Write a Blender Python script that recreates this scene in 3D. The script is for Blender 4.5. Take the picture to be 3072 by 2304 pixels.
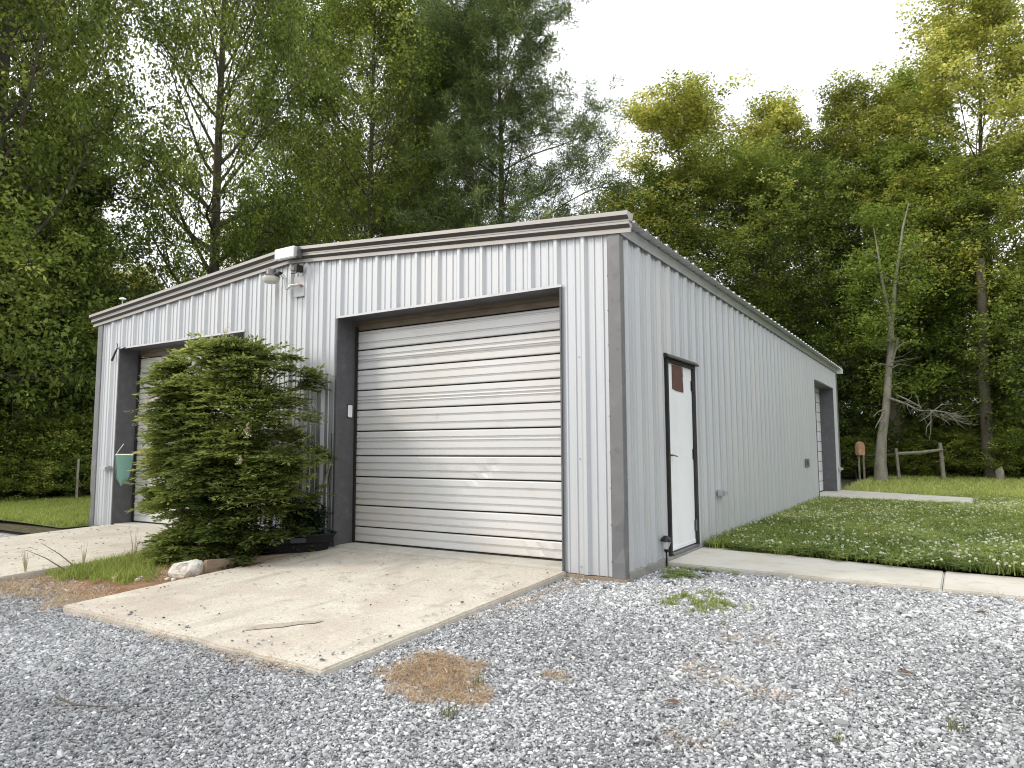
import bpy, bmesh, math, random
import numpy as np
from mathutils import Vector, Matrix
for o in list(bpy.data.objects): bpy.data.objects.remove(o)
scene = bpy.context.scene
COL = scene.collection
R = math.radians

# ------------------------------------------------------------------ camera
def make_camera():
    p, r, y = R(5.2631), R(-0.2262), R(31.9758)
    F = Vector((-math.sin(y)*math.cos(p), math.cos(y)*math.cos(p), math.sin(p)))
    right = Vector((math.cos(y), math.sin(y), 0)); up = right.cross(F)
    X = right*math.cos(r) + up*math.sin(r); U = up*math.cos(r) - right*math.sin(r)
    cam = bpy.data.cameras.new('camera'); o = bpy.data.objects.new('camera', cam); COL.objects.link(o)
    m = Matrix((X, U, -F)).transposed().to_4x4(); m.translation = (2.6452, -6.1782, 1.1552)
    o.matrix_world = m
    cam.sensor_width = 36; cam.lens = 24.641; cam.clip_end = 800; cam.clip_start = 0.05
    scene.camera = o
make_camera()

# ------------------------------------------------------------------ world, sun, exposure
SUN_EL, SUN_AZ = 36.0, 232.0      # azimuth clockwise from +Y
w = bpy.data.worlds.new('World'); scene.world = w; w.use_nodes = True
nt = w.node_tree; nt.nodes.clear()
wo = nt.nodes.new('ShaderNodeOutputWorld'); bg = nt.nodes.new('ShaderNodeBackground')
sky = nt.nodes.new('ShaderNodeTexSky'); sky.sky_type = 'NISHITA'; sky.sun_disc = False
sky.sun_elevation = R(SUN_EL); sky.sun_rotation = R(SUN_AZ); sky.dust_density = 3.0
tc = nt.nodes.new('ShaderNodeTexCoord')
nz = nt.nodes.new('ShaderNodeTexNoise'); nz.inputs['Scale'].default_value = 2.6; nz.inputs['Detail'].default_value = 5
nz.inputs['Roughness'].default_value = .55
mp = nt.nodes.new('ShaderNodeMapping'); mp.inputs['Scale'].default_value = (1, 1, 2.2)
mp.inputs['Location'].default_value = (1.3, .4, .2)
cr = nt.nodes.new('ShaderNodeValToRGB')
cr.color_ramp.elements[0].position = .30; cr.color_ramp.elements[0].color = (.58,)*3+(1,)
cr.color_ramp.elements[1].position = .50; cr.color_ramp.elements[1].color = (1,)*3+(1,)
mx = nt.nodes.new('ShaderNodeMix'); mx.data_type = 'RGBA'
mx.inputs['B'].default_value = (11.3, 11.5, 11.6, 1)
nt.links.new(tc.outputs['Generated'], mp.inputs[0]); nt.links.new(mp.outputs[0], nz.inputs[0])
nt.links.new(nz.outputs[0], cr.inputs[0]); nt.links.new(cr.outputs[0], mx.inputs['Factor'])
nt.links.new(sky.outputs[0], mx.inputs['A']); nt.links.new(mx.outputs['Result'], bg.inputs[0])
bg.inputs[1].default_value = 0.1
nt.links.new(bg.outputs[0], wo.inputs[0])
sl = bpy.data.lights.new('sun', 'SUN'); sl.energy = 1.25; sl.angle = R(12); sl.color = (1, .90, .73)
so = bpy.data.objects.new('sun', sl); COL.objects.link(so)
az = R(SUN_AZ); el = R(SUN_EL)
sd = Vector((math.sin(az)*math.cos(el), math.cos(az)*math.cos(el), math.sin(el)))
so.rotation_euler = sd.to_track_quat('Z', 'Y').to_euler(); so.location = sd*60
scene.view_settings.view_transform = 'Standard'; scene.view_settings.look = 'None'
scene.view_settings.gamma = 1; scene.view_settings.use_curve_mapping = False
scene.view_settings.exposure = 0.72
scene.render.engine = 'CYCLES'
scene.cycles.pixel_filter_type = 'BLACKMAN_HARRIS'; scene.cycles.filter_width = 1.1
scene.cycles.max_bounces = 6; scene.cycles.transparent_max_bounces = 8

# ------------------------------------------------------------------ helpers
def tag(o, label=None, cat=None, group=None, kind=None):
    for k, v in (('label', label), ('category', cat), ('group', group), ('kind', kind)):
        if v: o[k] = v
    return o
def empty(name, loc=(0, 0, 0), rz=0, **k):
    o = bpy.data.objects.new(name, None); COL.objects.link(o); o.location = loc
    o.rotation_euler[2] = rz; o.empty_display_size = .2
    return tag(o, **k)
def link(name, me, mat=None, parent=None, smooth=False):
    if mat: 
        me.materials.append(mat)
    if smooth: me.polygons.foreach_set('use_smooth', [True]*len(me.polygons))
    o = bpy.data.objects.new(name, me); COL.objects.link(o)
    if parent: o.parent = parent
    return o
class MB:
    def __init__(s): s.v = []; s.f = []
    def add(s, vs, fs):
        n = len(s.v); s.v += [tuple(v) for v in vs]; s.f += [tuple(i+n for i in f) for f in fs]
        return s
    def box(s, x0, x1, y0, y1, z0, z1):
        return s.add([(x0,y0,z0),(x1,y0,z0),(x1,y1,z0),(x0,y1,z0),(x0,y0,z1),(x1,y0,z1),(x1,y1,z1),(x0,y1,z1)],
              [(0,3,2,1),(4,5,6,7),(0,1,5,4),(1,2,6,5),(2,3,7,6),(3,0,4,7)])
    def bbox(s, x0, x1, y0, y1, z0, z1, b):   # bevelled box (chamfer)
        bm = bmesh.new(); bmesh.ops.create_cube(bm, size=1)
        bmesh.ops.scale(bm, verts=bm.verts, vec=(x1-x0, y1-y0, z1-z0))
        bmesh.ops.translate(bm, verts=bm.verts, vec=((x0+x1)/2, (y0+y1)/2, (z0+z1)/2))
        bmesh.ops.bevel(bm, geom=bm.edges[:], offset=b, segments=2, affect='EDGES')
        bm.verts.index_update()
        s.add([v.co[:] for v in bm.verts], [[v.index for v in f.verts] for f in bm.faces]); bm.free()
        return s
    def tube(s, pts, rad, n=6, cap=True):
        pts = [Vector(p) for p in pts]
        if not hasattr(rad, '__len__'): rad = [rad]*len(pts)
        vs = []; fs = []
        t0 = (pts[1]-pts[0]).normalized(); ref = Vector((0,0,1)) if abs(t0.z) < .9 else Vector((1,0,0))
        for i, p in enumerate(pts):
            a = pts[max(i-1,0)]; b = pts[min(i+1,len(pts)-1)]; t = (b-a).normalized()
            u = t.cross(ref).normalized(); v = t.cross(u)
            for k in range(n):
                an = 2*math.pi*k/n; vs.append(p + (u*math.cos(an)+v*math.sin(an))*rad[i])
        for i in range(len(pts)-1):
            for k in range(n):
                a = i*n+k; b = i*n+(k+1)%n; fs.append((a, b, b+n, a+n))
        if cap:
            fs.append(tuple(range(n-1,-1,-1))); fs.append(tuple((len(pts)-1)*n+k for k in range(n)))
        return s.add(vs, fs)
    def lathe(s, prof, n=20, c=(0,0,0)):
        vs = []; fs = []
        for r, z in prof:
            for k in range(n):
                a = 2*math.pi*k/n; vs.append((c[0]+r*math.cos(a), c[1]+r*math.sin(a), c[2]+z))
        for i in range(len(prof)-1):
            for k in range(n):
                a = i*n+k; b = i*n+(k+1)%n; fs.append((a, b, b+n, a+n))
        fs.append(tuple(range(n-1,-1,-1))); fs.append(tuple((len(prof)-1)*n+k for k in range(n)))
        return s.add(vs, fs)
    def mesh(s, name):
        me = bpy.data.meshes.new(name); me.from_pydata(s.v, [], s.f); me.update(); return me
    def build(s, name, mat, parent=None, smooth=False):
        return link(name, s.mesh(name), mat, parent, smooth)

# ------------------------------------------------------------------ materials
def M(name, base, rough=.6, metal=0.0, noise=None, bump=None, spec=.5, trans=0):
    """noise: list of (scale, detail, lo, hi, colour) layers mixed over base; bump: (scale, strength, dist)"""
    m = bpy.data.materials.new(name); m.use_nodes = True; t = m.node_tree; n = t.nodes; L = t.links
    b = n['Principled BSDF']; b.inputs['Roughness'].default_value = rough; b.inputs['Metallic'].default_value = metal
    b.inputs['Specular IOR Level'].default_value = spec
    b.inputs['Base Color'].default_value = (*base, 1)
    g = n.new('ShaderNodeNewGeometry')
    cur = None
    for ly in (noise or []):
        sc, det, lo, hi, col = ly[:5]; st = ly[5] if len(ly) > 5 else (1, 1, 1)
        mp = n.new('ShaderNodeMapping'); mp.inputs['Scale'].default_value = st; L.new(g.outputs['Position'], mp.inputs[0])
        tx = n.new('ShaderNodeTexNoise'); tx.inputs['Scale'].default_value = sc; tx.inputs['Detail'].default_value = det
        L.new(mp.outputs[0], tx.inputs[0])
        mr = n.new('ShaderNodeMapRange'); mr.inputs['From Min'].default_value = lo; mr.inputs['From Max'].default_value = hi
        L.new(tx.outputs[0], mr.inputs[0])
        mi = n.new('ShaderNodeMix'); mi.data_type = 'RGBA'; L.new(mr.outputs[0], mi.inputs['Factor'])
        if cur: L.new(cur, mi.inputs['A'])
        else: mi.inputs['A'].default_value = (*base, 1)
        mi.inputs['B'].default_value = (*col, 1); cur = mi.outputs['Result']
    if cur: L.new(cur, b.inputs['Base Color'])
    if bump:
        tx = n.new('ShaderNodeTexNoise'); tx.inputs['Scale'].default_value = bump[0]; tx.inputs['Detail'].default_value = 6
        L.new(g.outputs['Position'], tx.inputs[0])
        bp = n.new('ShaderNodeBump'); bp.inputs['Strength'].default_value = bump[1]; bp.inputs['Distance'].default_value = bump[2]
        L.new(tx.outputs[0], bp.inputs['Height']); L.new(bp.outputs[0], b.inputs['Normal'])
    return m
def leaf_mat(name, dark, light, hi=None, trans=.3, rough=.5, attr='tone'):
    m = bpy.data.materials.new(name); m.use_nodes = True; t = m.node_tree; n = t.nodes; L = t.links
    b = n['Principled BSDF']; b.inputs['Roughness'].default_value = rough
    b.inputs['Specular IOR Level'].default_value = .35
    a = n.new('ShaderNodeAttribute'); a.attribute_name = attr
    oi = n.new('ShaderNodeObjectInfo')
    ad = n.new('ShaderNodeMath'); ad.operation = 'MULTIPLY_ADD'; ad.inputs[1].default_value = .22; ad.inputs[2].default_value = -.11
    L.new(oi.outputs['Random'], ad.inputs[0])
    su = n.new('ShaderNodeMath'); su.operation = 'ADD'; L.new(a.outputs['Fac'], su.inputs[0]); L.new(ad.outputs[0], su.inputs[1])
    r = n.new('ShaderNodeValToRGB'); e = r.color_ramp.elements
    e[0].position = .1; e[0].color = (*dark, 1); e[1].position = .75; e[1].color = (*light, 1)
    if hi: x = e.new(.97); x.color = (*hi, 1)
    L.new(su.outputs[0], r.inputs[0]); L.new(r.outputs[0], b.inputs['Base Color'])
    tr = n.new('ShaderNodeBsdfTranslucent'); L.new(r.outputs[0], tr.inputs[0])
    mx = n.new('ShaderNodeMixShader'); mx.inputs[0].default_value = trans
    L.new(b.outputs[0], mx.inputs[1]); L.new(tr.outputs[0], mx.inputs[2]); L.new(mx.outputs[0], n['Material Output'].inputs[0])
    return m

m_wall = M('galvalume_wall', (.50,.515,.54), .40, .35,
   [(1.2, 4, .45, .75, (.54,.54,.54), (1,1,.25)), (3, 5, .58, .85, (.45,.46,.49), (1,1,.4)), (60, 3, .5, .8, (.55,.56,.58))], (40, .05, .002))
m_roof = M('galvalume_roof', (.55,.55,.56), .4, .6, [(2, 4, .4, .8, (.45,.46,.48))])
m_rake = M('taupe_rake_trim', (.35,.33,.315), .45, .3, [(1.5, 4, .4, .75, (.40,.375,.35))])
m_rake_dark = M('dark_rake_slope', (.085,.077,.072), .5, .3)  # darker tone for the sloped undersides of the rake trim
m_trim = M('dull_galvanised_trim', (.165,.165,.17), .5, .35, [(5, 6, .5, .8, (.21,.21,.22)), (14, 6, .58, .8, (.12,.12,.125))], (60, .06, .002))
m_jamb = M('grey_jamb_flashing', (.10,.10,.108), .6, .2, [(8, 6, .45, .8, (.14,.14,.16)), (40, 4, .5, .8, (.075,.075,.078))], (40, .08, .002))
m_dark = M('dark_gap', (.012,.011,.01), .8)
m_bronze = M('black_bronze_frame', (.022,.02,.022), .45, .2, [(20, 4, .5, .8, (.04,.036,.035))])
m_door = M('weathered_door_white', (.60,.60,.60), .40, .2,
   [(.9, 3, .45, .8, (.60,.55,.49), (.7,1,1.0)), (2.3, 4, .60, .85, (.50,.49,.48), (.8,1,1.2)), (9, 6, .66, .9, (.46,.43,.40), (.8,1,1.2))], (12, .06, .003))
m_door_hdr = M('brown_shaded_header', (.13,.10,.068), .6, .1, [(6, 6, .4, .75, (.17,.14,.10), (.3,1,2)), (14, 5, .5, .8, (.07,.05,.035), (.3,1,2))])  # weathered brown, with the shadow under the header put into the colour
m_doorw = M('white_painted_steel', (.80,.82,.85), .35, 0, [(3, 5, .5, .85, (.72,.73,.75)), (25, 5, .62, .8, (.66,.65,.63))], (6, .04, .003))
m_back = M('back_door_white', (.72,.72,.74), .4, .1, [(4, 5, .5, .85, (.62,.62,.64))])
m_brown = M('brown_window_board', (.085,.032,.025), .6, 0, [(9, 5, .45, .75, (.13,.05,.035)), (30, 4, .6, .8, (.05,.02,.018))])
m_conc = M('pad_concrete', (.53,.49,.425), .88, 0,
   [(.9, 5, .42, .68, (.42,.355,.30), (1,1,1)), (3.2, 6, .48, .70, (.58,.55,.48)), (2.0, 8, .56, .74, (.34,.315,.27), (2.6,.5,1)), (7, 8, .58, .75, (.33,.28,.23)), (38, 6, .48, .72, (.38,.33,.28)), (110, 4, .5, .75, (.60,.57,.50)), (24, 2, .70, .74, (.16,.13,.10))], (70, .7, .008))
m_walk = M('walk_concrete', (.50,.48,.43), .88, 0,
   [(1.5, 5, .45, .7, (.42,.39,.33)), (6, 7, .55, .8, (.34,.32,.27)), (90, 4, .5, .8, (.56,.54,.49))], (70, .5, .006))
m_found = M('foundation_concrete', (.24,.235,.22), .9, 0, [(8, 6, .45, .75, (.32,.31,.29)), (3, 5, .5, .7, (.16,.15,.13))], (30, .5, .01))
m_soil = M('bare_soil', (.20,.105,.055), .95, 0, [(4, 6, .45, .7, (.28,.17,.10)), (30, 6, .5, .75, (.12,.065,.035))], (45, .8, .02))
m_forest = M('leaf_litter_floor', (.055,.048,.022), .95, 0, [(.7, 5, .45, .65, (.03,.045,.012)), (9, 6, .5, .75, (.13,.085,.045))], (12, .7, .05))
m_lawn = M('lawn_thatch', (.075,.105,.022), .9, 0, [(.9, 5, .4, .65, (.13,.155,.04)), (14, 6, .5, .75, (.045,.07,.015)), (60, 4, .5, .8, (.17,.19,.07))], (40, .8, .03))
m_black = M('black_plastic', (.008,.0078,.010), .6, 0, [(6, 5, .5, .8, (.018,.018,.025))], None, .3)
m_blackm = M('black_metal', (.012,.012,.013), .35, .3)
m_white = M('white_lamp_housing', (.82,.83,.84), .35)
m_bark = M('grey_bark', (.12,.10,.075), .9, 0, [(6, 6, .4, .7, (.06,.05,.035), (1,1,.25)), (2, 4, .5, .7, (.10,.12,.06))], (18, .9, .04))
m_barkp = M('pale_bark', (.25,.235,.185), .9, 0, [(5, 6, .45, .7, (.15,.145,.105), (1,1,.4)), (16, 6, .55, .75, (.34,.32,.27))], (25, .7, .02))
m_barkr = M('sunlit_red_bark', (.42,.22,.13), .85, 0, [(7, 6, .5, .7, (.14,.06,.04), (1,1,.7)), (3, 4, .5, .7, (.6,.38,.24))])  # warm sunlight on the trunks is put into this bark colour
m_wood = M('weathered_fence_wood', (.24,.22,.17), .9, 0, [(6, 6, .45, .75, (.36,.34,.28)), (20, 6, .5, .75, (.13,.12,.09))], (30, .5, .01))
m_board = M('treated_board', (.24,.185,.13), .85, 0, [(5, 6, .45, .75, (.34,.28,.21), (1,.2,1)), (20, 6, .5, .75, (.16,.10,.06), (1,.2,1))], (30, .4, .008))

# ------------------------------------------------------------------ dimensions
W, LEN = 9.27, 15.0
H, PEAK, SLOPE = 3.219, 3.596, 0.0813
HD, RC = 2.785, .305
U1, U2, V1, V2 = 3.741, .618, 8.632, 5.535
A1, A2, AH = 1.227, 2.2225, 2.15
B1, B2, BH = 11.25, 14.17, 2.71
PITCH = .3048
def gz(x, y):      # gravel yard height
    t = np.clip(-np.asarray(y, float), 0, 6)
    return -.09 - .035*t + .008*np.sin(np.asarray(x)*1.7+1)*np.cos(np.asarray(y)*1.3)
def lawn_z(x, y):
    x = np.asarray(x, float); y = np.asarray(y, float)
    return -.035 + .02*np.sin(x*.6)*np.cos(y*.5) + .012*np.clip(x-2, 0, 12)*np.clip((y-6)/15, 0, 1)

# ------------------------------------------------------------------ ground sheets
def sheet(name, poly_test, x0, x1, y0, y1, st, zf, mat, kind='structure'):
    xs = np.arange(x0, x1+1e-6, st); ys = np.arange(y0, y1+1e-6, st)
    X, Y = np.meshgrid(xs, ys); Z = zf(X, Y)
    v = np.stack([X.ravel(), Y.ravel(), np.broadcast_to(Z, X.shape).ravel()], 1)
    nx = len(xs); f = []
    for j in range(len(ys)-1):
        for i in range(nx-1):
            if poly_test(xs[i]+st/2, ys[j]+st/2): a = j*nx+i; f.append((a, a+1, a+1+nx, a+nx))
    me = bpy.data.meshes.new(name); me.from_pydata(v.tolist(), [], f); me.update()
    o = link(name, me, mat, smooth=True); return tag(o, kind=kind)
gm = MB()
gm.add([(-400,-400,-.42),(400,-400,-.42),(400,400,-.42),(-400,400,-.42)], [(0,1,2,3)])
g = gm.build('ground', m_forest); tag(g, kind='structure')
sheet('forest_floor', lambda x, y: (y > 14 or x < -9) and y > -1.5, -60, 60, -2, 80, 1.0,
      lambda X, Y: -.10 + .05*np.sin(X*.5)*np.cos(Y*.4) + .012*np.clip(X-2, 0, 12)*np.clip((Y-6)/15, 0, 1) - .02, m_forest)

# gravel base
def gravel_mat():
    m = bpy.data.materials.new('gravel_bed'); m.use_nodes = True; t = m.node_tree; n = t.nodes; L = t.links
    b = n['Principled BSDF']; b.inputs['Roughness'].default_value = .9
    g = n.new('ShaderNodeNewGeometry')
    vo = n.new('ShaderNodeTexVoronoi'); vo.inputs['Scale'].default_value = 42; L.new(g.outputs['Position'], vo.inputs[0])
    r = n.new('ShaderNodeValToRGB'); e = r.color_ramp.elements
    e[0].position = 0; e[0].color = (.13,.13,.135,1); e[1].position = .8; e[1].color = (.48,.48,.49,1)
    L.new(vo.outputs['Color'], r.inputs[0]); L.new(r.outputs[0], b.inputs['Base Color'])
    bp = n.new('ShaderNodeBump'); bp.invert = True; bp.inputs['Strength'].default_value = .9; bp.inputs['Distance'].default_value = .015
    L.new(vo.outputs['Distance'], bp.inputs['Height']); L.new(bp.outputs[0], b.inputs['Normal'])
    return m
m_gravel = gravel_mat()
def in_gravel(x, y):
    if y > 0 and -W < x < 0: return False
    if x >= 0: return y < 1.4
    return y < (0.1 if x > -9.2 else -.35 - .03*(-9.2-x)*0)
sheet('gravel_yard', in_gravel, -30, 22, -22, 2, .2, lambda X, Y: gz(X, Y)-.006, m_gravel)
def in_lawn_r(x, y): return x > -.05 and y > 2.2 and y < 23.5 + .55*x
def in_lawn_l(x, y): return x < -W-.02 and y > -.5 and x > -16.5
sheet('lawn', in_lawn_r, -.2, 30, 2.2, 40, .2, lawn_z, m_lawn)
sheet('side_lawn', in_lawn_l, -20, -9.2, -.5, 14, .2, lambda X, Y: -.05+.02*np.sin(X)*np.cos(Y*.7), m_lawn)

def slab(name, pts_top, th, mat, label=None):
    """pts_top: list of (x,y,z) ring ccw; bevelled upper edge"""
    bm = bmesh.new(); vs = [bm.verts.new(p) for p in pts_top]; f = bm.faces.new(vs)
    if f.normal.z < 0: f.normal_flip()
    r = bmesh.ops.extrude_face_region(bm, geom=[f])
    nv = [e for e in r['geom'] if isinstance(e, bmesh.types.BMVert)]
    bmesh.ops.translate(bm, verts=nv, vec=(0, 0, -th))
    bm.normal_update(); bmesh.ops.recalc_face_normals(bm, faces=bm.faces)
    top = [e for e in bm.edges if all(v in vs for v in e.verts)]
    bmesh.ops.bevel(bm, geom=top, offset=.012, segments=2, affect='EDGES')
    me = bpy.data.meshes.new(name); bm.to_mesh(me); bm.free()
    return tag(link(name, me, mat), kind='structure')
def jitter_edge(a, b, n, amp, seed):
    rr = random.Random(seed); out = []
    for i in range(n):
        t = i/n; out.append((a[0]+(b[0]-a[0])*t + (rr.uniform(-amp, amp) if i else 0), a[1]+(b[1]-a[1])*t + (rr.uniform(-amp, amp) if i else 0), a[2]+(b[2]-a[2])*t))
    return out
P = [(-3.80,-.03,-.012), (-3.80,-3.04,-.15), (-.62,-3.12,-.16), (-.58,-.03,-.03)]
ring = jitter_edge(P[0], P[1], 14, .006, 1)+jitter_edge(P[1], P[2], 22, .012, 2)+jitter_edge(P[2], P[3], 18, .008, 3)+[P[3]]
slab('driveway_pad', ring, .14, m_conc)
P = [(-8.72,-.02,-.012), (-8.9,-3.3,-.13), (-5.55,-3.3,-.13), (-5.50,-.02,-.012)]
ring = jitter_edge(P[0], P[1], 12, .01, 4)+jitter_edge(P[1], P[2], 20, .01, 5)+jitter_edge(P[2], P[3], 14, .01, 6)+[P[3]]
slab('driveway_pad', ring, .14, m_conc)
slab('threshold_slab', [(-3.74,-.026,.002),(-.62,-.026,.002),(-.62,.5,.002),(-3.74,.5,.002)], .1, m_walk)
slab('threshold_slab', [(-8.63,-.016,.002),(-5.535,-.016,.002),(-5.535,.5,.002),(-8.63,.5,.002)], .1, m_walk)
# side walk in two pours
slab('walkway', [(.045,1.02,-.035),(2.508,1.02,-.062),(2.518,1.78,-.056),(2.520,2.0,-.055),(.045,2.36,-.03)], .12, m_walk)
slab('walkway', [(2.515,1.02,-.062),(6.5,1.0,-.09),(6.5,1.98,-.09),(2.525,2.0,-.055)], .12, m_walk)
slab('rear_slab', [(.04,11.2,.0),(2.95,10.5,.03),(3.05,12.2,.05),(.04,14.95,.0)], .1, m_walk)
# bed of soil between the pads
sheet('soil_bed', lambda x, y: (-5.75 < x < -3.66 and -2.7 < y < .1), -5.9, -3.5, -3.0, .2, .1,
      lambda X, Y: -.11 + .05*np.exp(-((Y+.8)/1.1)**2) + .012*np.sin(X*9)*np.cos(Y*8) - .045*np.clip(-Y-1.2, 0, 2), m_soil)

# ------------------------------------------------------------------ the garage
G = empty('metal_garage', (0,0,0), label='long galvanised metal garage with ribbed walls, low gabled roof and roll-up doors', cat='garage')
def prof(u0, u1, ph):
    """profile points (u, depth) of ribbed sheet between u0,u1; ph = a rib centre"""
    pts = []
    k0 = math.floor((u0-ph)/PITCH)-1; k1 = math.ceil((u1-ph)/PITCH)+1
    for k in range(k0, k1+1):
        c = ph + k*PITCH
        for du, d in ((-.048,0),(-.017,.034),(.017,.034),(.050,0)): pts.append((c+du, d))
        for m_ in (PITCH/3+.004, 2*PITCH/3-.004):
            for du, d in ((-.016,0),(-.008,.010),(.008,.010),(.016,0)): pts.append((c+m_+du, d))
    pts.sort()
    def dep(u):
        for a, b in zip(pts, pts[1:]):
            if a[0] <= u <= b[0]: return a[1]+(b[1]-a[1])*(u-a[0])/(b[0]-a[0]+1e-9)
        return 0
    return pts, dep
def wall(u0, u1, ph, zb, ztop, opens, xf, name='wall_panel', step=3, mat=None):
    """opens: list of (ua, ub, za, zb)."""
    pts, dep = prof(u0, u1, ph)
    cuts = sorted(set([u0, u1] + [o for op in opens for o in op[:2]]))
    us = sorted(set([p[0] for p in pts if u0 < p[0] < u1] + cuts))
    edges = [u0] + [ph+PITCH*k for k in range(math.ceil((u0+.25-ph)/PITCH), math.floor((u1-.25-ph)/PITCH)+1, step)] + [u1]
    edges = sorted(set(edges))
    for e in edges[1:-1]:
        if e not in us: us.append(e)
    us.sort()
    for e0, e1 in zip(edges, edges[1:]):
        seg = [u for u in us if e0-1e-6 <= u <= e1+1e-6]
        mb = MB()
        for a, b in zip(seg, seg[1:]):
            if b-a < 1e-5: continue
            mid = (a+b)/2; iv = [(zb, None)]
            for op in opens:
                if op[0] < mid < op[1]:
                    iv = [(zb, op[2]), (op[3], None)] if op[2] > zb+.01 else [(op[3], None)]
            for lo, hi in iv:
                za = ztop(a) if hi is None else hi; zc = ztop(b) if hi is None else hi
                zs = [(lo, lo)] ; n = 3
                grid = [(lo+(za-lo)*i/n, lo+(zc-lo)*i/n) for i in range(n+1)]
                vs = []
                for p, q in grid: vs += [xf(a, dep(a), p), xf(b, dep(b), q)]
                mb.add(vs, [(2*i, 2*i+1, 2*i+3, 2*i+2) for i in range(n)])
        o = mb.build(name, mat or m_wall, G)
        bm = bmesh.new(); bm.from_mesh(o.data); bmesh.ops.remove_doubles(bm, verts=bm.verts, dist=1e-5)
        bmesh.ops.recalc_face_normals(bm, faces=bm.faces); bm.to_mesh(o.data); bm.free()
ztf = lambda u: H + .03 + SLOPE*(min(u, W-u))
wall(.06, W-.05, .363, -.045, ztf, [(U2, U1, -.1, HD), (V2, V1, -.1, HD)], lambda u, d, z: (-u, -d, z))
wall(.06, LEN-.04, .17, -.005, lambda u: H+.05, [(A1, A2, -.1, AH), (B1, B2, -.1, BH)], lambda u, d, z: (d, u, z))
wall(.06, LEN-.04, .17, -.045, lambda u: H+.05, [], lambda u, d, z: (-W-d, u, z), step=6)
wall(.06, W-.05, .363, -.045, ztf, [], lambda u, d, z: (-u, LEN+d, z), step=6)
# roof sheets
RO = .175
def roof_side(sgn):
    ex = RO if sgn > 0 else -W-RO
    pts, dep = prof(-.10, LEN+.10, .05)
    us = [u for u in [p[0] for p in pts] if -.10 < u < LEN+.10]; us = [-.10]+us+[LEN+.10]
    zr = lambda x: H + .098 + SLOPE*min(-x, W+x)
    n = 17; per = (LEN+.2)/n
    for k in range(n):
        a0 = -.10+per*k; a1 = a0+per
        seg = [a0]+[u for u in us if a0 < u < a1]+[a1]
        mb = MB(); xs = [ex, -W/2]
        vs = []
        for u in seg:
            for x in xs: vs.append((x, u, zr(x)+dep(u)))
        f = [(2*i, 2*i+1, 2*i+3, 2*i+2) for i in range(len(seg)-1)]
        mb.add(vs, f)
        mb.build('roof_panel', m_roof, G)
roof_side(1); roof_side(-1)
MB().add([(-W/2-.22,-.10,PEAK+.115-.005),(-W/2,-.10,PEAK+.138),(-W/2+.22,-.10,PEAK+.115-.005),(-W/2-.22,LEN+.1,PEAK+.11),(-W/2,LEN+.1,PEAK+.138),(-W/2+.22,LEN+.1,PEAK+.11)],
   [(0,1,4,3),(1,2,5,4)]).build('ridge_cap', m_roof, G)
# rake trim (two lengths, mitred at the peak) front and rear
RP = [(-.050,0),(-.058,0),(-.058,.042),(-.094,.074),(-.094,.116),(-.134,.150),(-.134,.186),(-.128,.192),(.02,.192)]
def rake(xa, za, xb, zb, y0, sg):
    mb = MB(); vs = []
    for x, z in ((xa, za), (xb, zb)):
        for py, pz in RP: vs.append((x, y0+sg*py, z+pz))
    n = len(RP); mb.add(vs, [(i, i+1, n+i+1, n+i) for i in range(n-1)] + [tuple(range(n)), tuple(range(2*n-1, n-1, -1))])
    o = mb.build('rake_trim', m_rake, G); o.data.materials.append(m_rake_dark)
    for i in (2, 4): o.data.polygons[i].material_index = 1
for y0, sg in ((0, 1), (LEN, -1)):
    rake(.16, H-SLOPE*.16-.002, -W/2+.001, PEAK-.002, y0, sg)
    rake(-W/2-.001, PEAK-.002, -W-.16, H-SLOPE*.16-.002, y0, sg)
# eave trims
def eave(x0, sg):
    mb = MB(); pr = [(.044,0),(.052,.0),(.064,.088),(.064,.10),(-.01,.10)]; vs = []
    for y in (-.03, LEN+.03):
        for dx, dz in pr: vs.append((x0+sg*dx, y, H+.0+dz-.012))
    n = len(pr); mb.add(vs, [(i, i+1, n+i+1, n+i) for i in range(n-1)]+[tuple(range(n)), tuple(range(2*n-1, n-1, -1))])
    return mb.build('eave_trim', m_trim if False else m_rake2, G)
m_rake2 = M('grey_eave_trim', (.50,.50,.52), .42, .4, [(3, 4, .45, .75, (.42,.42,.45))])
eave(0, 1); eave(-W, -1)
MB().box(.03, .185, LEN+.02, LEN+.13, H-.03, H+.10).build('eave_end_cap', m_doorw, G)
# corner trims
def corner(x0, sx, y0, sy, zt):
    mb = MB(); w1, w2 = .098, .062
    pr = [(-w1,.0),(-w1,.030),(-w1+.012,.038),(.030,.038),(.038,.030)]
    ring = [(x0+sx*-w1, y0+sy*.002), (x0-sx*w1, y0-sy*.033), (x0-sx*(w1-.012), y0-sy*.039), (x0+sx*.034, y0-sy*.039), (x0+sx*.039, y0-sy*.034),
            (x0+sx*.039, y0+sy*(w2-.012)), (x0+sx*.033, y0+sy*w2), (x0+sx*.002, y0+sy*w2)]
    zs = np.linspace(-.05, zt, 24); vs = []
    rr = random.Random(3)
    for z in zs:
        for i, (x, y) in enumerate(ring):
            dx = dy = 0
            if 3 <= i <= 4 and z < .75: # dented lower corner
                k = math.exp(-((z-.30)/.12)**2); dx = -sx*.022*k; dy = sy*.016*k
            vs.append((x+dx, y+dy, z))
    n = len(ring); f = []
    for j in range(len(zs)-1):
        for i in range(n-1): f.append((j*n+i, j*n+i+1, (j+1)*n+i+1, (j+1)*n+i))
    mb.add(vs, f); mb.build('corner_trim', m_trim, G)
corner(0, 1, 0, 1, H+.01); corner(-W, -1, 0, 1, H+.01); corner(0, 1, LEN, -1, H+.01); corner(-W, -1, LEN, -1, H+.01)
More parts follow.
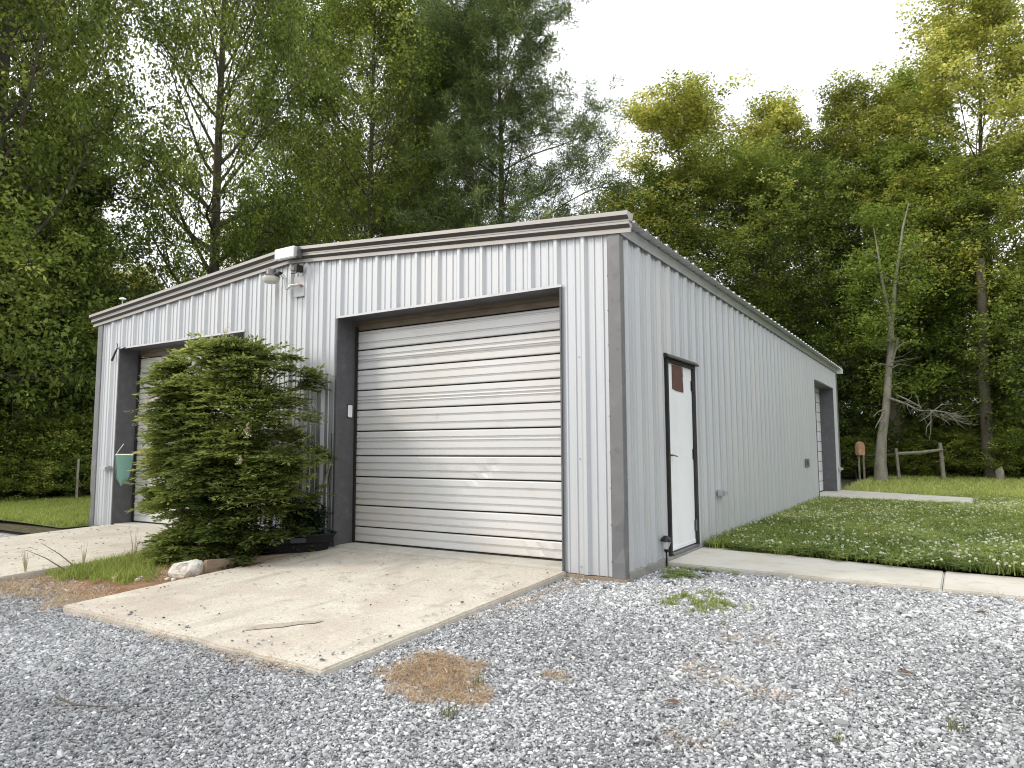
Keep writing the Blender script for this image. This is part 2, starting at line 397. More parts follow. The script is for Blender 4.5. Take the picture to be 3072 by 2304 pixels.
# foundation
MB().box(-W-.03, .05, .0-.02+.06, LEN+.02, -.40, -.006).build('foundation', m_found, G)
MB().box(-.60, .05, -.045, .03, -.30, -.052).build('sill_board', m_board, G)
MB().box(-5.49, -3.82, -.045, .03, -.30, -.052).build('sill_board', m_found, G)
MB().box(-W-.03, -8.74, -.045, .03, -.30, -.052).build('sill_board', m_found, G)
# dark interior box behind doors (real inner walls)
# roll-up doors
seams = [2.657,2.409,2.156,1.895,1.644,1.379,1.074,.814,.462,.201,.014]
lines = [2.61,2.496,2.33,2.278,2.252,2.077,1.984,1.812,1.769,1.733,1.557,1.464,1.291,1.251,1.16,.987,.899,.724,.629,.544,.371,.284,.109]
def dentf(x, z):
    # creases of a bumped door: a diagonal ridge in the lower right part
    d = 0
    t = (x+1.95)*.62 - (z-.78)*.9
    d += .016*math.exp(-(t/.05)**2)*math.exp(-((x+1.72)/.28)**2)*math.exp(-((z-.80)/.22)**2)
    d += .030*math.exp(-((x+1.35)/.45)**2-((z-.62)/.42)**2)
    d += .012*math.exp(-((x+1.05)/.2)**2-((z-.10)/.10)**2)*math.sin(x*30+z*20)
    d += .0015*math.sin(x*3.1+z*2)*math.sin(z*5+x)
    return d
def door(xa, xb, hdr_mat, slat_mat, xf, nx=50, hd=HD, dent=True, parent_name='roll_up_door', sm=seams, ln=lines):
    D = empty(parent_name); D.parent = G
    tops = [sm[i] for i in range(len(sm)-1)]
    ns = nx if dent else 2
    us = np.linspace(xa, xb, ns)
    def strip(name, zs, ds, mat):
        vs = []; n = len(us)
        for z, d in zip(zs, ds):
            for u in us: vs.append(xf(u, d + (dentf(u, z) if dent else 0), z))
        f = [(j*n+i, j*n+i+1, (j+1)*n+i+1, (j+1)*n+i) for j in range(len(zs)-1) for i in range(n-1)]
        mb = MB(); mb.add(vs, f); o = mb.build(name, mat, D); return o
    # header section (upper slat, front doors carry the header shadow in its colour)
    strip('door_slat', [hd+.05, sm[0]+.085, sm[0]+.08, sm[0]+.07, sm[0]+.006, sm[0]+.004], [-.006,-.006,.004,0,0,.02], hdr_mat)
    for i in range(len(sm)-1):
        t = sm[i]-.007; b = sm[i+1]+.005
        zs = [t-.0005, t-.004, t-.012]; ds = [.022, .006, 0]
        for l in [l for l in ln if b+.02 < l < t-.02]:
            zs += [l+.009, l+.006, l-.005, l-.010, l-.016]; ds += [-.002, .013, .013, -.003, 0]
        zs += [b+.014, b+.004, b]; ds += [-.001, .002, .022]
        strip('door_slat', zs, ds, slat_mat)
    # backing behind the joints
    vs = [xf(xa, .034, -.0), xf(xb, .034, -.0), xf(xb, .034, hd+.1), xf(xa, .034, hd+.1)]
    if dent: vs = [xf(xa, .06, -.0), xf(xb, .06, -.0), xf(xb, .06, hd+.1), xf(xa, .06, hd+.1)]
    MB().add(vs, [(0,1,2,3)]).build('door_backing', m_dark, D)
    mb = MB(); vs = [xf(xa, -.004, .0), xf(xb, -.004, .0), xf(xb, -.004, .014), xf(xa, -.004, .014), xf(xa, .03, .0), xf(xb, .03, .0), xf(xb, .03, .014), xf(xa, .03, .014)]
    mb.add(vs, [(0,1,2,3),(3,2,6,7),(0,3,7,4),(1,5,6,2)]).build('bottom_seal', m_dark, D)
    return D
door(-U1+.005, -U2-.005, m_door_hdr, m_door, lambda u, d, z: (u, RC+d, z))
door(-V1+.005, -V2-.005, m_door_hdr, m_door, lambda u, d, z: (u+0, RC+d, z), dent=False)
sb = [z*2.62/2.657 for z in seams]
bs = list(np.linspace(2.60, .014, 11))
door(B1+.005, B2-.005, m_back, m_back, lambda u, d, z: (-RC-d, u, z), hd=BH, dent=False, sm=bs, ln=[])
# door reveals (jamb and header flashing)
def reveal_front(ua, ub):
    for s, u in ((1, ua), (-1, ub)):
        MB().box(min(-u, -u-s*.006), max(-u, -u-s*.006), -.034, RC+.07, -.04, HD).build('jamb_flashing', m_jamb, G)
        e = .012 if s > 0 else -.024
        MB().box(min(-u, -u+e), max(-u, -u+e), -.038, -.0345, -.04, HD+.02).build('jamb_edge', m_jamb, G)
        # weather strip
        k = -s*.03
        a = -u-s*.0065
        MB().box(min(a, a+k), max(a, a+k), RC-.035, RC-.012, 0.0, HD-.08).build('weather_strip', m_dark, G)
    MB().box(-ub, -ua, -.036, RC+.07, HD-.002, HD+.006).build('header_flashing', m_jamb, G)
    MB().box(-ub-.02, -ua+.02, -.042, -.035, HD-.012, HD+.014).build('header_drip_edge', m_rake2, G)
reveal_front(U2, U1); reveal_front(V2, V1)
for s, u in ((1, B1), (-1, B2)):
    MB().box(-RC-.05, .036, min(u, u+s*.006), max(u, u+s*.006), -.0, BH).build('jamb_flashing', m_jamb, G)
MB().box(-RC-.05, .038, B1, B2, BH-.002, BH+.006).build('header_flashing', m_jamb, G)
MB().box(.034, .042, B1-.02, B2+.02, BH-.012, BH+.02).build('header_drip_edge', m_trim, G)
MB().box(-RC, .04, B1, B2, -.1, -.001).build('door_sill', m_walk, G)
# white walk door on the side
Dr = empty('entry_door'); Dr.parent = G
MB().bbox(-.028, .006, A1+.045, A2-.065, .035, AH-.045, .003).build('door_leaf', m_doorw, Dr)
f = MB().box(-.04, .036, A1, A1+.042, .0, AH).box(-.04, .036, A2-.062, A2, .0, AH).box(-.04, .036, A1+.042, A2-.062, AH-.042, AH)
f.build('door_frame', m_bronze, Dr)
MB().add([(.0,A1-.04,AH+.002),(.075,A1-.04,AH-.006),(.075,A2+.05,AH-.006),(.0,A2+.05,AH+.002),(.0,A1-.04,AH+.05),(.035,A1-.04,AH+.046),(.035,A2+.05,AH+.046),(.0,A2+.05,AH+.05),(.075,A1-.04,AH+.006),(.075,A2+.05,AH+.006)],
   [(0,1,2,3),(4,5,6,7),(1,8,9,2),(5,8,9,6),(0,4,5,8,1),(3,2,9,6,7)]).build('drip_cap', m_bronze, Dr)
MB().box(-.04, .05, A1+.042, A2-.062, .0, .022).build('threshold', m_trim, Dr)
MB().box(.0062, .012, A1+.048, A2-.068, .036, .075).build('kick_strip', m_doorw, Dr)
def poly_plate(mb, pts, x0, x1):
    n = len(pts); mb.add([(x0,)+p for p in pts]+[(x1,)+p for p in pts], [tuple(range(n)), tuple(range(2*n-1, n-1, -1))]+[(i, (i+1)%n, n+(i+1)%n, n+i) for i in range(n)])
    return mb
poly_plate(MB(), [(1.455,2.095),(1.78,2.098),(1.815,2.0),(1.835,1.835),(1.83,1.80),(1.60,1.805),(1.455,1.82)], .0065, .013).build('window_board', m_brown, Dr)
poly_plate(MB(), [(1.785,2.098),(1.84,2.09),(1.85,1.98),(1.82,2.0)], .0065, .010).build('window_glass', M('dull_window_glass', (.35,.33,.30), .2), Dr)
MB().bbox(.006, .018, A1+.052, A1+.092, 1.02, 1.235, .004).build('handle_plate', m_blackm, Dr)
MB().tube([(.016,A1+.072,1.075),(.055,A1+.072,1.075),(.062,A1+.10,1.073),(.058,A1+.20,1.060)], [.012,.010,.009,.008], 8).build('lever_handle', M('worn_lever', (.28,.22,.16), .35, .8), Dr)
for z in (1.90, 1.08, .24):
    MB().box(.004, .012, A2-.10, A2-.062, z-.06, z+.06).tube([(.022,A2-.066,z-.065),(.022,A2-.066,z+.065)], .011, 8).build('hinge', m_bronze if z > .5 else m_trim, Dr)
# panel screws: joined stuff
sc = MB()
def screw(x, y, z, ax):
    r = .0085
    if ax == 'y': ring = [(x+r*math.cos(a), y-.0, z+r*math.sin(a)) for a in np.linspace(0, 2*math.pi, 7)[:-1]]; tip = [(x+r*.7*math.cos(a), y-.007, z+r*.7*math.sin(a)) for a in np.linspace(0, 2*math.pi, 7)[:-1]]
    else: ring = [(x, y+r*math.cos(a), z+r*math.sin(a)) for a in np.linspace(0, 2*math.pi, 7)[:-1]]; tip = [(x+.007, y+r*.7*math.cos(a), z+r*.7*math.sin(a)) for a in np.linspace(0, 2*math.pi, 7)[:-1]]
    sc.add(ring+tip, [(i, (i+1)%6, 6+(i+1)%6, 6+i) for i in range(6)]+[tuple(range(6, 12))])
rr = random.Random(5)
for k in range(0, 31):
    u = .363+k*PITCH+.07
    for z in (.02, 1.05, 2.05):
        if (U2-.03 < u < U1+.03) or (V2-.03 < u < V1+.03): continue
        if .1 < u < W-.1: screw(-u, -.001, z+rr.uniform(-.01, .01), 'y')
for k in range(0, 49):
    u = .17+k*PITCH+.07
    for z in (.04, .98, 2.30):
        if (A1-.04 < u < A2+.03 and z < AH+.1) or (B1-.03 < u < B2+.03): continue
        screw(.001, u, z+rr.uniform(-.01, .01), 'x')
for z in np.arange(.1, 3.1, .34): screw(-.101, -.036, z, 'y'); screw(.0395, .05, z+.1, 'x')
o = sc.build('panel_screws', M('screw_metal', (.5,.5,.5), .3, .8), G); tag(o, kind='stuff')

# ------------------------------------------------------------------ fixtures on the garage
# flood light (white flat panel box)
t = empty('flood_light', (-4.56,-.13,3.68), label='flat white rectangular flood light fixed at the peak of the gable trim', cat='flood light')
MB().bbox(-.185, .185, -.075, -.005, -.062, .082, .01).build('housing', m_white, t)
MB().box(.19, .225, -.06, .03, -.06, .07).build('side_bracket', m_trim, t)
MB().box(-.12, .15, -.005, .05, -.03, .03).build('mounting_plate', m_trim, t)
# dusk lamp
t = empty('yard_lamp', (-4.53,-.03,3.29), label='barn yard lamp with clear dome on a curved arm below the gable peak', cat='yard lamp')
MB().tube([(.13,-.005,-.02),(.12,-.06,-.015),(.05,-.12,-.03),(.0,-.14,-.075)], .018, 8).build('arm_pipe', M('galvanised_arm', (.62,.60,.60), .35, .6), t)
MB().tube([(.0,-.14,-.08),(-.01,-.16,.06),(-.05,-.20,.13)], [.018,.018,.024], 8).build('arm', M('galvanised_arm2', (.5,.5,.52), .35, .6), t)
MB().bbox(-.20, -.02, -.25, -.18, .105, .145, .01).build('bracket', m_bronze, t)
lh = MB().lathe([(.02,.06),(.062,.055),(.066,.02),(.066,-.01),(.112,-.03),(.118,-.045),(.10,-.045)], 20, (-.21,-.22,.14)).build('lamp_head', M('brown_lamp_head', (.13,.12,.125), .4, .4), t, True)
MB().lathe([(.115,0),(.112,-.02),(.098,-.055),(.080,-.075),(.03,-.082)], 20, (-.21,-.22,.094)).build('lens', M('cloudy_lens', (.62,.60,.54), .2, 0), t, True)
MB().lathe([(.028,-.01),(.028,.0),(.026,.01)], 10, (.13,-.02,-.02)).build('red_knockout', M('red_cap', (.45,.05,.06), .5), t)
MB().bbox(-.02, .19, -.012, .002, -.16, .11, .005).build('back_plate', m_rake2, t)
# small camera below flood light
t = empty('security_camera', (-4.42,-.04,3.46), label='small dark box camera on a bracket just under the flood light', cat='camera')
MB().bbox(.0, .05, -.11, -.0, -.02, .07, .005).build('camera_body', m_bronze, t)
MB().bbox(-.09, -.01, -.10, -.03, .0, .05, .006).build('mount', m_trim, t)
MB().tube([(-.085,-.08,-.03),(.0,-.08,-.035),(.04,-.08,-.015)], .008, 6).build('bracket_arm', m_bronze, t)
# keypad on door jamb
t = empty('door_keypad', (-3.734,.19,1.63), label='white rounded door opener keypad on the dark left jamb of the right roll-up door', cat='keypad')
MB().bbox(.0, .022, -.036, .036, -.078, .078, .008).build('cover', m_white, t)
MB().bbox(-.002, .008, -.045, .045, -.088, .088, .006).build('surround', m_blackm, t)
# outlet boxes
def outlet_box(loc, rz, label):
    t = empty('outlet_box', loc, rz, label=label, cat='outlet box', group='weatherproof outlet boxes on the walls')
    MB().bbox(-.075, .075, -.075, -.0, -.035, .04, .006).build('box_body', m_metalbox, t)
    MB().bbox(-.068, .068, -.10, -.077, -.028, .034, .006).build('cover', m_metalbox, t)
    MB().tube([(.0,-.03,-.035),(.0,-.03,-.075)], .012, 8).build('conduit', m_metalbox, t)
    return t
m_metalbox = M('cast_metal_box', (.48,.50,.52), .4, .5)
outlet_box((-8.79,-.03,.86), 0, 'grey outlet box on the wall left of the left roll-up door')
outlet_box((.028,3.13,.565), R(90), 'grey outlet box low on the side wall right of the white door')
outlet_box((.028,14.72,.57), R(90), 'whitish outlet box by the far corner past the rear roll-up door')
MB().tube([(-8.95,-.07,.872),(-8.83,-.07,.862),(-8.72,-.11,.83)], .012, 6).build('lever_bracket', m_metalbox)
tag(bpy.data.objects['lever_bracket'], label='short metal lever sticking out beside the left outlet box', cat='lever')
t = empty('access_plate', (.0,9.8,.824), label='square grey cover plate on the ribbed side wall before the rear door', cat='cover plate')
MB().bbox(.032, .045, -.22, .22, -.09, .09, .004).build('plate', m_trim, t)
MB().bbox(.0455, .055, -.05, .09, -.04, .05, .003).build('flap', m_jamb, t)
# little capped antenna on the roof edge
t = empty('roof_antenna', (-8.72,.02,3.47), label='tiny white mushroom cap on a thin stem at the left roof edge', cat='antenna')
MB().tube([(0,0,0),(0,0,.14)], .009, 8).build('stem', M('weathered_stem', (.4,.42,.36), .6), t)
MB().lathe([(.012,0),(.055,.004),(.05,.02),(.02,.032)], 14, (0,0,.135)).build('cap', m_white, t)
# dark twig caught on left header corner
t = MB().tube([(-8.80,-.06,2.60),(-8.68,-.07,2.74),(-8.645,-.06,2.80),(-8.66,-.06,2.86),(-8.72,-.05,2.865)], [.02,.016,.008,.007,.004], 6).tube([(-8.645,-.06,2.79),(-8.55,-.05,2.765),(-8.45,-.05,2.79)], [.014,.012,.006], 6).build('bent_hook', m_bronze)
tag(t, label='dark bent hook sticking out at the top left corner of the left door', cat='hook')
# landing net
t = empty('landing_net', (-8.29,-.07,1.08), label='green mesh landing net hanging on the left door jamb beside the bush', cat='net')
rim = [(-.24,0,0),(.235,0,-.002)]
MB().tube([(-.24,0,0),(-.12,-.02,.004),(.12,-.02,.004),(.235,0,0)], .012, 8).build('rim', M('net_rim', (.55,.58,.45), .5), t)
MB().tube([(-.24,0,0),(-.19,0,.05),(-.04,.0,.17)], .006, 6).build('cord', m_white, t)
mb = MB(); rows = 10; vs = []
for j in range(rows+1):
    q = j/rows; wd = .235*(1-q*.35) if q < .75 else .235*(.7375)*(1-(q-.75)/.25*.93)
    for i in range(9):
        s_ = i/8*2-1; vs.append((s_*wd, -.06*(1-s_*s_)*(1-q*.5)-.005, -.47*q))
for j in range(rows):
    for i in range(8): a = j*9+i; mb.add([], []) ; mb.f.append((a, a+1, a+10, a+9))
mb.v = vs
netm = bpy.data.materials.new('teal_mesh'); netm.use_nodes = True
_n = netm.node_tree; _b = _n.nodes['Principled BSDF']; _b.inputs['Base Color'].default_value = (.10,.22,.18,1); _b.inputs['Roughness'].default_value = .8; _b.inputs['Alpha'].default_value = .8
mb.build('mesh_bag', netm, t, True)
MB().tube([(-.24,0,0),(-.232,-.005,-.16),(-.175,-.01,-.35),(-.02,-.02,-.475),(.15,-.01,-.36),(.225,-.005,-.16),(.235,0,0)], .006, 6).build('bag_edge', M('net_edge', (.12,.2,.17), .7), t)

# ------------------------------------------------------------------ things on the ground by the doors
# black trough
t = empty('plastic_trough', (-3.98,-.42,-.06), R(57), label='black plastic trough with handle slots standing at the corner of the right pad', cat='trough')
mb = MB(); rings = []; nn = 32
def trough_ring(a, b, z):
    out = []
    for k in range(nn):
        an = 2*math.pi*k/nn; c, s = math.cos(an), math.sin(an); e = .45
        out.append((a*math.copysign(abs(c)**e, c), b*math.copysign(abs(s)**e, s), z))
    return out
prs = [(.30,.15,0),(.37,.19,.012),(.40,.21,.12),(.405,.215,.13),(.43,.235,.135),(.44,.245,.17),(.455,.26,.215),(.47,.275,.22),(.47,.275,.235),(.44,.25,.235),(.43,.24,.20),(.36,.18,.06),(.30,.14,.05)]
vs = []
for a, b, z in prs: vs += trough_ring(a, b, z)
fs = [(j*nn+i, j*nn+(i+1)%nn, (j+1)*nn+(i+1)%nn, (j+1)*nn+i) for j in range(len(prs)-1) for i in range(nn)]
fs += [tuple(range(nn-1,-1,-1)), tuple((len(prs)-1)*nn+k for k in range(nn))]
mb.add(vs, fs); mb.build('basin', m_black, t, False)
MB().bbox(-.09, .09, -.285, -.262, .15, .205, .008).build('handle_grip', M('slot_shadow', (.03,.04,.05), .5), t)
MB().bbox(-.52, -.44, -.10, .06, .12, .18, .015).build('drain_boss', m_black, t)
MB().add([(.34,-.17,.2),(.34,.17,.2),(-.34,.17,.2),(-.34,-.17,.2)], [(0,1,2,3)]).build('potting_soil', m_soil, t)
MB().tube([(-3.90,-.30,.10),(-3.86,-.22,.42),(-3.80,-.12,.80),(-3.755,-.05,1.12)], [.022,.019,.015,.010], 6).tube([(-3.855,-.215,.44),(-3.90,-.2,.50)], [.010,.006], 5).build('leaning_branch', m_barkp)
tag(bpy.data.objects['leaning_branch'], label='pale bare branch leaning from the black trough against the wall', cat='branch')
MB().tube([(-3.76,-.075,1.35),(-3.755,-.08,1.12),(-3.79,-.08,.80),(-3.755,-.085,.50),(-3.752,-.08,.18)], .006, 5).build('hanging_cord', m_bronze)
tag(bpy.data.objects['hanging_cord'], label='thin dark cord hanging along the left edge of the right door opening', cat='cord')
# timber edging and rock
t = MB().bbox(-.035, .035, -.62, .62, -.07, .055, .006).build('landscape_timber', m_board); t.location = (-3.86,-1.02,-.06); t.rotation_euler = (R(-3),0,R(-4))
tag(t, label='brown timber board edging the bed between bush and right pad', cat='timber')
def rock_mesh(seed, sx, sy, sz, lvl=3, rough=.25):
    bm = bmesh.new(); bmesh.ops.create_icosphere(bm, subdivisions=lvl, radius=1)
    from mathutils import noise
    for v in bm.verts:
        n_ = noise.noise(v.co*1.3+Vector((seed*7.1, 0, 0)))*rough + noise.noise(v.co*3.1+Vector((seed, 3, 0)))*rough*.5
        v.co *= 1+n_
        v.co.x = max(-.86, min(.80, v.co.x)); v.co.z = min(v.co.z, .72+.25*v.co.x)
    for v in bm.verts: v.co = Vector((v.co.x*sx, v.co.y*sy, v.co.z*sz))
    me = bpy.data.meshes.new('rock'); bm.to_mesh(me); bm.free(); return me
m_rock = M('white_rock', (.62,.60,.56), .85, 0, [(6, 6, .45, .7, (.42,.38,.33)), (18, 6, .58, .75, (.2,.18,.15))], (25, .7, .02))
o = link('bed_rock', rock_mesh(2, .20, .14, .15), m_rock); o.location = (-4.07,-1.72,-.09); o.rotation_euler = (0,0,R(25))
tag(o, label='whitish boulder sitting at the bed edge beside the right pad', cat='rock')
stone_labels = ['pale stone behind the boulder near the timber end','pale stone between the boulder and the timber board','tan stone left of the boulder on the bed soil','smaller stone left of the boulder toward the grass','outermost small stone at the edge of the bed grass','flat stone touching the front of the boulder','small stone by the pad edge in front of the boulder']
for i, (x, y, s) in enumerate([(-4.0,-1.42,.035),(-3.93,-1.47,.03),(-4.35,-2.05,.035),(-4.28,-2.12,.03),(-4.55,-2.2,.03),(-4.05,-1.95,.03),(-3.98,-1.93,.028)]):
    o = link('small_stone', rock_mesh(5+i, s, s*.8, s*.7, 2), m_rock); o.location = (x, y, -.125)
    tag(o, label=stone_labels[i], cat='stone', group='small stones round the boulder')
# solar path light
t = empty('solar_path_light', (-.0,1.085,-.10), label='black solar path light with clear cone staked beside the white door', cat='path light')
t.location = (.06,1.0,-.10)
MB().tube([(0,0,-.04),(0,0,.17)], .010, 8).build('stake', m_blackm, t)
MB().lathe([(.010,.165),(.022,.175),(.026,.195),(.018,.20)], 12).build('collar', m_blackm, t)
gl = bpy.data.materials.new('clear_lens'); gl.use_nodes = True; b_ = gl.node_tree.nodes['Principled BSDF']
b_.inputs['Base Color'].default_value = (.85,.87,.88,1); b_.inputs['Roughness'].default_value = .08; b_.inputs['Alpha'].default_value = .35
MB().lathe([(.020,.20),(.035,.235),(.050,.285)], 14).build('lens', gl, t, True)
MB().lathe([(.064,.285),(.066,.292),(.045,.322),(.03,.332),(.028,.338),(.005,.34)], 18).build('cap', m_blackm, t, True)

# ------------------------------------------------------------------ scatter machinery (geometry nodes instancing)
def src(name, me, mat):
    me.materials.append(mat) if not me.materials else None
    return bpy.data.objects.new(name, me)
def scatter(name, pts, rots, scales, tones, source, **tg):
    me = bpy.data.meshes.new(name); me.from_pydata(np.asarray(pts).tolist(), [], [])
    for an, ty, key, d in (('rot','FLOAT_VECTOR','vector',rots), ('scl','FLOAT_VECTOR','vector',scales), ('tone','FLOAT','value',tones)):
        a = me.attributes.new(an, ty, 'POINT'); a.data.foreach_set(key, np.ascontiguousarray(d, dtype=np.float32).ravel())
    o = bpy.data.objects.new(name, me); COL.objects.link(o)
    ng = bpy.data.node_groups.new(name+'_nodes', 'GeometryNodeTree')
    ng.interface.new_socket('Geometry', in_out='INPUT', socket_type='NodeSocketGeometry')
    ng.interface.new_socket('Geometry', in_out='OUTPUT', socket_type='NodeSocketGeometry')
    n = ng.nodes; L = ng.links
    gi = n.new('NodeGroupInput'); go = n.new('NodeGroupOutput')
    m2p = n.new('GeometryNodeMeshToPoints'); iop = n.new('GeometryNodeInstanceOnPoints')
    oi = n.new('GeometryNodeObjectInfo'); oi.inputs['Object'].default_value = source
    if 'As Instance' in oi.inputs: oi.inputs['As Instance'].default_value = False
    def attr(nm):
        a = n.new('GeometryNodeInputNamedAttribute'); a.data_type = 'FLOAT_VECTOR'; a.inputs['Name'].default_value = nm; return a.outputs['Attribute']
    e2r = n.new('FunctionNodeEulerToRotation')
    L.new(gi.outputs[0], m2p.inputs['Mesh']); L.new(m2p.outputs[0], iop.inputs['Points'])
    L.new(oi.outputs['Geometry'], iop.inputs['Instance'])
    L.new(attr('rot'), e2r.inputs[0]); L.new(e2r.outputs[0], iop.inputs['Rotation']); L.new(attr('scl'), iop.inputs['Scale'])
    L.new(iop.outputs[0], go.inputs[0])
    md = o.modifiers.new('scatter', 'NODES'); md.node_group = ng
    if source.data.materials: me.materials.append(source.data.materials[0])
    return tag(o, **tg)
def inst_mat(name, ramp, rough=.8, trans=0, bump=None):
    m = bpy.data.materials.new(name); m.use_nodes = True; t = m.node_tree; n = t.nodes; L = t.links
    b = n['Principled BSDF']; b.inputs['Roughness'].default_value = rough; b.inputs['Specular IOR Level'].default_value = .3
    a = n.new('ShaderNodeAttribute'); a.attribute_type = 'INSTANCER'; a.attribute_name = 'tone'
    r = n.new('ShaderNodeValToRGB'); e = r.color_ramp.elements
    e[0].position = ramp[0][0]; e[0].color = (*ramp[0][1], 1); e[1].position = ramp[-1][0]; e[1].color = (*ramp[-1][1], 1)
    for p, c in ramp[1:-1]: x = e.new(p); x.color = (*c, 1)
    L.new(a.outputs['Fac'], r.inputs[0]); L.new(r.outputs[0], b.inputs['Base Color'])
    if trans:
        tr = n.new('ShaderNodeBsdfTranslucent'); L.new(r.outputs[0], tr.inputs[0]); mx = n.new('ShaderNodeMixShader'); mx.inputs[0].default_value = trans
        L.new(b.outputs[0], mx.inputs[1]); L.new(tr.outputs[0], mx.inputs[2]); L.new(mx.outputs[0], n['Material Output'].inputs[0])
    return m
rng = np.random.default_rng(11)
def rocky(seed):
    bm = bmesh.new(); bmesh.ops.create_icosphere(bm, subdivisions=1, radius=1); r_ = random.Random(seed)
    for v in bm.verts: v.co *= r_.uniform(.72, 1.12)
    me = bpy.data.meshes.new('pebble'); bm.to_mesh(me); bm.free(); return me
m_stone = inst_mat('limestone_chips', [(0,(.08,.082,.088)),(.25,(.20,.205,.217)),(.6,(.37,.378,.395)),(1,(.72,.725,.74))])
camxy = np.array([2.645,-6.178]); yaw = R(31.976)
fw = np.array([-math.sin(yaw), math.cos(yaw)]); rt = np.array([math.cos(yaw), math.sin(yaw)])
def near_view(P, margin=.25):
    d = P-camxy; f_ = d@fw; s_ = d@rt
    return (f_ > .9) & (np.abs(s_) < f_*.74+.8+margin)
def free_of_built(P, m=.0):
    x, y = P[:,0], P[:,1]
    k = ~((x > -3.80-m) & (x < -.60+m) & (y > -3.08-m))
    k &= ~((x > -8.85) & (x < -5.5) & (y > -3.3))
    k &= ~((x > -W) & (x < .06) & (y > -.05))
    k &= ~((x > .03) & (y > 1.0)) 
    k &= ~((x > -5.6) & (x < -3.75) & (y > -2.35))
    k &= ~((x <= -8.85) & (y > -.35))
    return k
def gen(n, x0, x1, y0, y1): return np.stack([rng.uniform(x0, x1, n), rng.uniform(y0, y1, n)], 1)
P = gen(1450000, -9, 6.5, -6.5, 1.05)
dist = np.linalg.norm(P-camxy, axis=1)
keep = near_view(P) & free_of_built(P) & (rng.random(len(P)) < np.clip(1.2-dist/14, .4, 1))
# straw patches get fewer stones
straw = [(-.1,-2.72,.42,.33),(.33,-2.95,.18,.14),(1.28,-1.97,.16,.10),(1.45,-2.1,.12,.08),(1.75,-2.2,.15,.10),(1.68,-2.66,.08,.06),(1.54,-2.95,.12,.07),(1.32,-1.34,.08,.06),(1.58,-1.25,.14,.06),(2.1,-2.0,.10,.06)]
P = P[keep]
sp = np.zeros(len(P), bool)
for (x, y, a, b) in straw[:2]: sp |= ((P[:,0]-x)/a)**2+((P[:,1]-y)/b)**2 < rng.uniform(.3, .9, len(P))
left_dirt = (P[:,0] < -3.8) & (P[:,1] > -3.0) & (P[:,1] < -2.3) & (rng.random(len(P)) < .75)
P = P[~(sp & (rng.random(len(P)) < .85)) & ~left_dirt]
n = len(P)
big = (rng.gamma(2.2, .0022, n)+.0034)*.86
dd = np.linalg.norm(P-camxy, axis=1); big *= np.clip(.70+dd/13, .85, 1.6)
S = np.stack([big*rng.uniform(.9, 1.5, n), big*rng.uniform(.7, 1.1, n), big*rng.uniform(.45, .8, n)], 1)
Z = gz(P[:,0], P[:,1]) + S[:,2]*.35 + rng.uniform(-.004, .006, n)
rot = np.stack([rng.normal(0, .35, n), rng.normal(0, .35, n), rng.uniform(0, 6.28, n)], 1)
# patchy tone
lw = 1/(1+np.exp((P[:,0]+.9+.5*np.sin(P[:,1]*2))*2.0))
tone = np.clip(rng.normal(.53-.09*lw, .25-.08*lw, n) + .06*np.sin(P[:,0]*2.1+1)*np.cos(P[:,1]*1.7) + .07*np.sin(P[:,0]*.7-P[:,1]*1.9)*np.sin(P[:,1]*.8+2), 0, 1)
scatter('gravel', np.column_stack([P, Z]), rot, S, tone, src('pebble', rocky(3), m_stone), kind='stuff', label='loose grey and white crushed limestone gravel of the yard', cat='gravel')

# grass blades -------------------------------------------------------------
def tuft_mesh(nb, h, spread, wd, seed, lean=.6):
    r_ = random.Random(seed); mb = MB()
    for i in range(nb):
        a = r_.uniform(0, 6.28); d = spread*math.sqrt(r_.random()); x, y = d*math.cos(a), d*math.sin(a)
        b = r_.uniform(0, 6.28); hh = h*r_.uniform(.5, 1.1); ln = lean*r_.uniform(.2, 1)*hh
        tx, ty = math.cos(b), math.sin(b); px, py = -ty*wd/2, tx*wd/2
        mb.add([(x-px,y-py,0),(x+px,y+py,0),(x+tx*ln*.35+px*.7,y+ty*ln*.35+py*.7,hh*.6),(x+tx*ln*.35-px*.7,y+ty*ln*.35-py*.7,hh*.6),(x+tx*ln,y+ty*ln,hh)],
               [(0,1,2,3),(3,2,4)])
    return mb.mesh('tuft')
m_grass = inst_mat('grass_blades', [(0,(.09,.14,.026)),(.4,(.24,.29,.06)),(.75,(.38,.45,.11)),(1,(.56,.60,.20))], .6, .35)
m_clover = inst_mat('clover_leaves', [(0,(.06,.10,.022)),(.5,(.18,.25,.055)),(1,(.38,.42,.13))], .55, .3)
m_flower = inst_mat('clover_flowers', [(0,(.46,.48,.30)),(1,(.76,.77,.62))], .8, .2)
def lawn_pts(n, x0, x1, y0, y1, test, zf):
    P = gen(n, x0, x1, y0, y1); k = near_view(P, 1.5) & test(P); P = P[k]; return P, zf(P[:,0], P[:,1])
def walk_ok(P):
    x, y = P[:,0], P[:,1]
    edge = np.where(x < 2.5, 2.36-.145*x, 2.0)+.0+.03*np.sin(x*23)+.02*np.sin(x*51)
    near = (y > edge) & (x > .05)
    rs = (x < 3.02) & (y > 11.2-.24*x-.02) & (y < 14.95-.9*x+.02)
    return near & ~rs & (y < 24+.55*x)
def do_scatter(name, P, Z, smin, smax, source, tone, tilt=.15, **k):
    n = len(P); s = rng.uniform(smin, smax, n)
    rot = np.stack([rng.normal(0, tilt, n), rng.normal(0, tilt, n), rng.uniform(0, 6.28, n)], 1)
    return scatter(name, np.column_stack([P, Z]), rot, np.stack([s, s, s], 1), tone, source, **k)
P, Z = lawn_pts(26000, 0, 9, 1.9, 14, walk_ok, lawn_z)
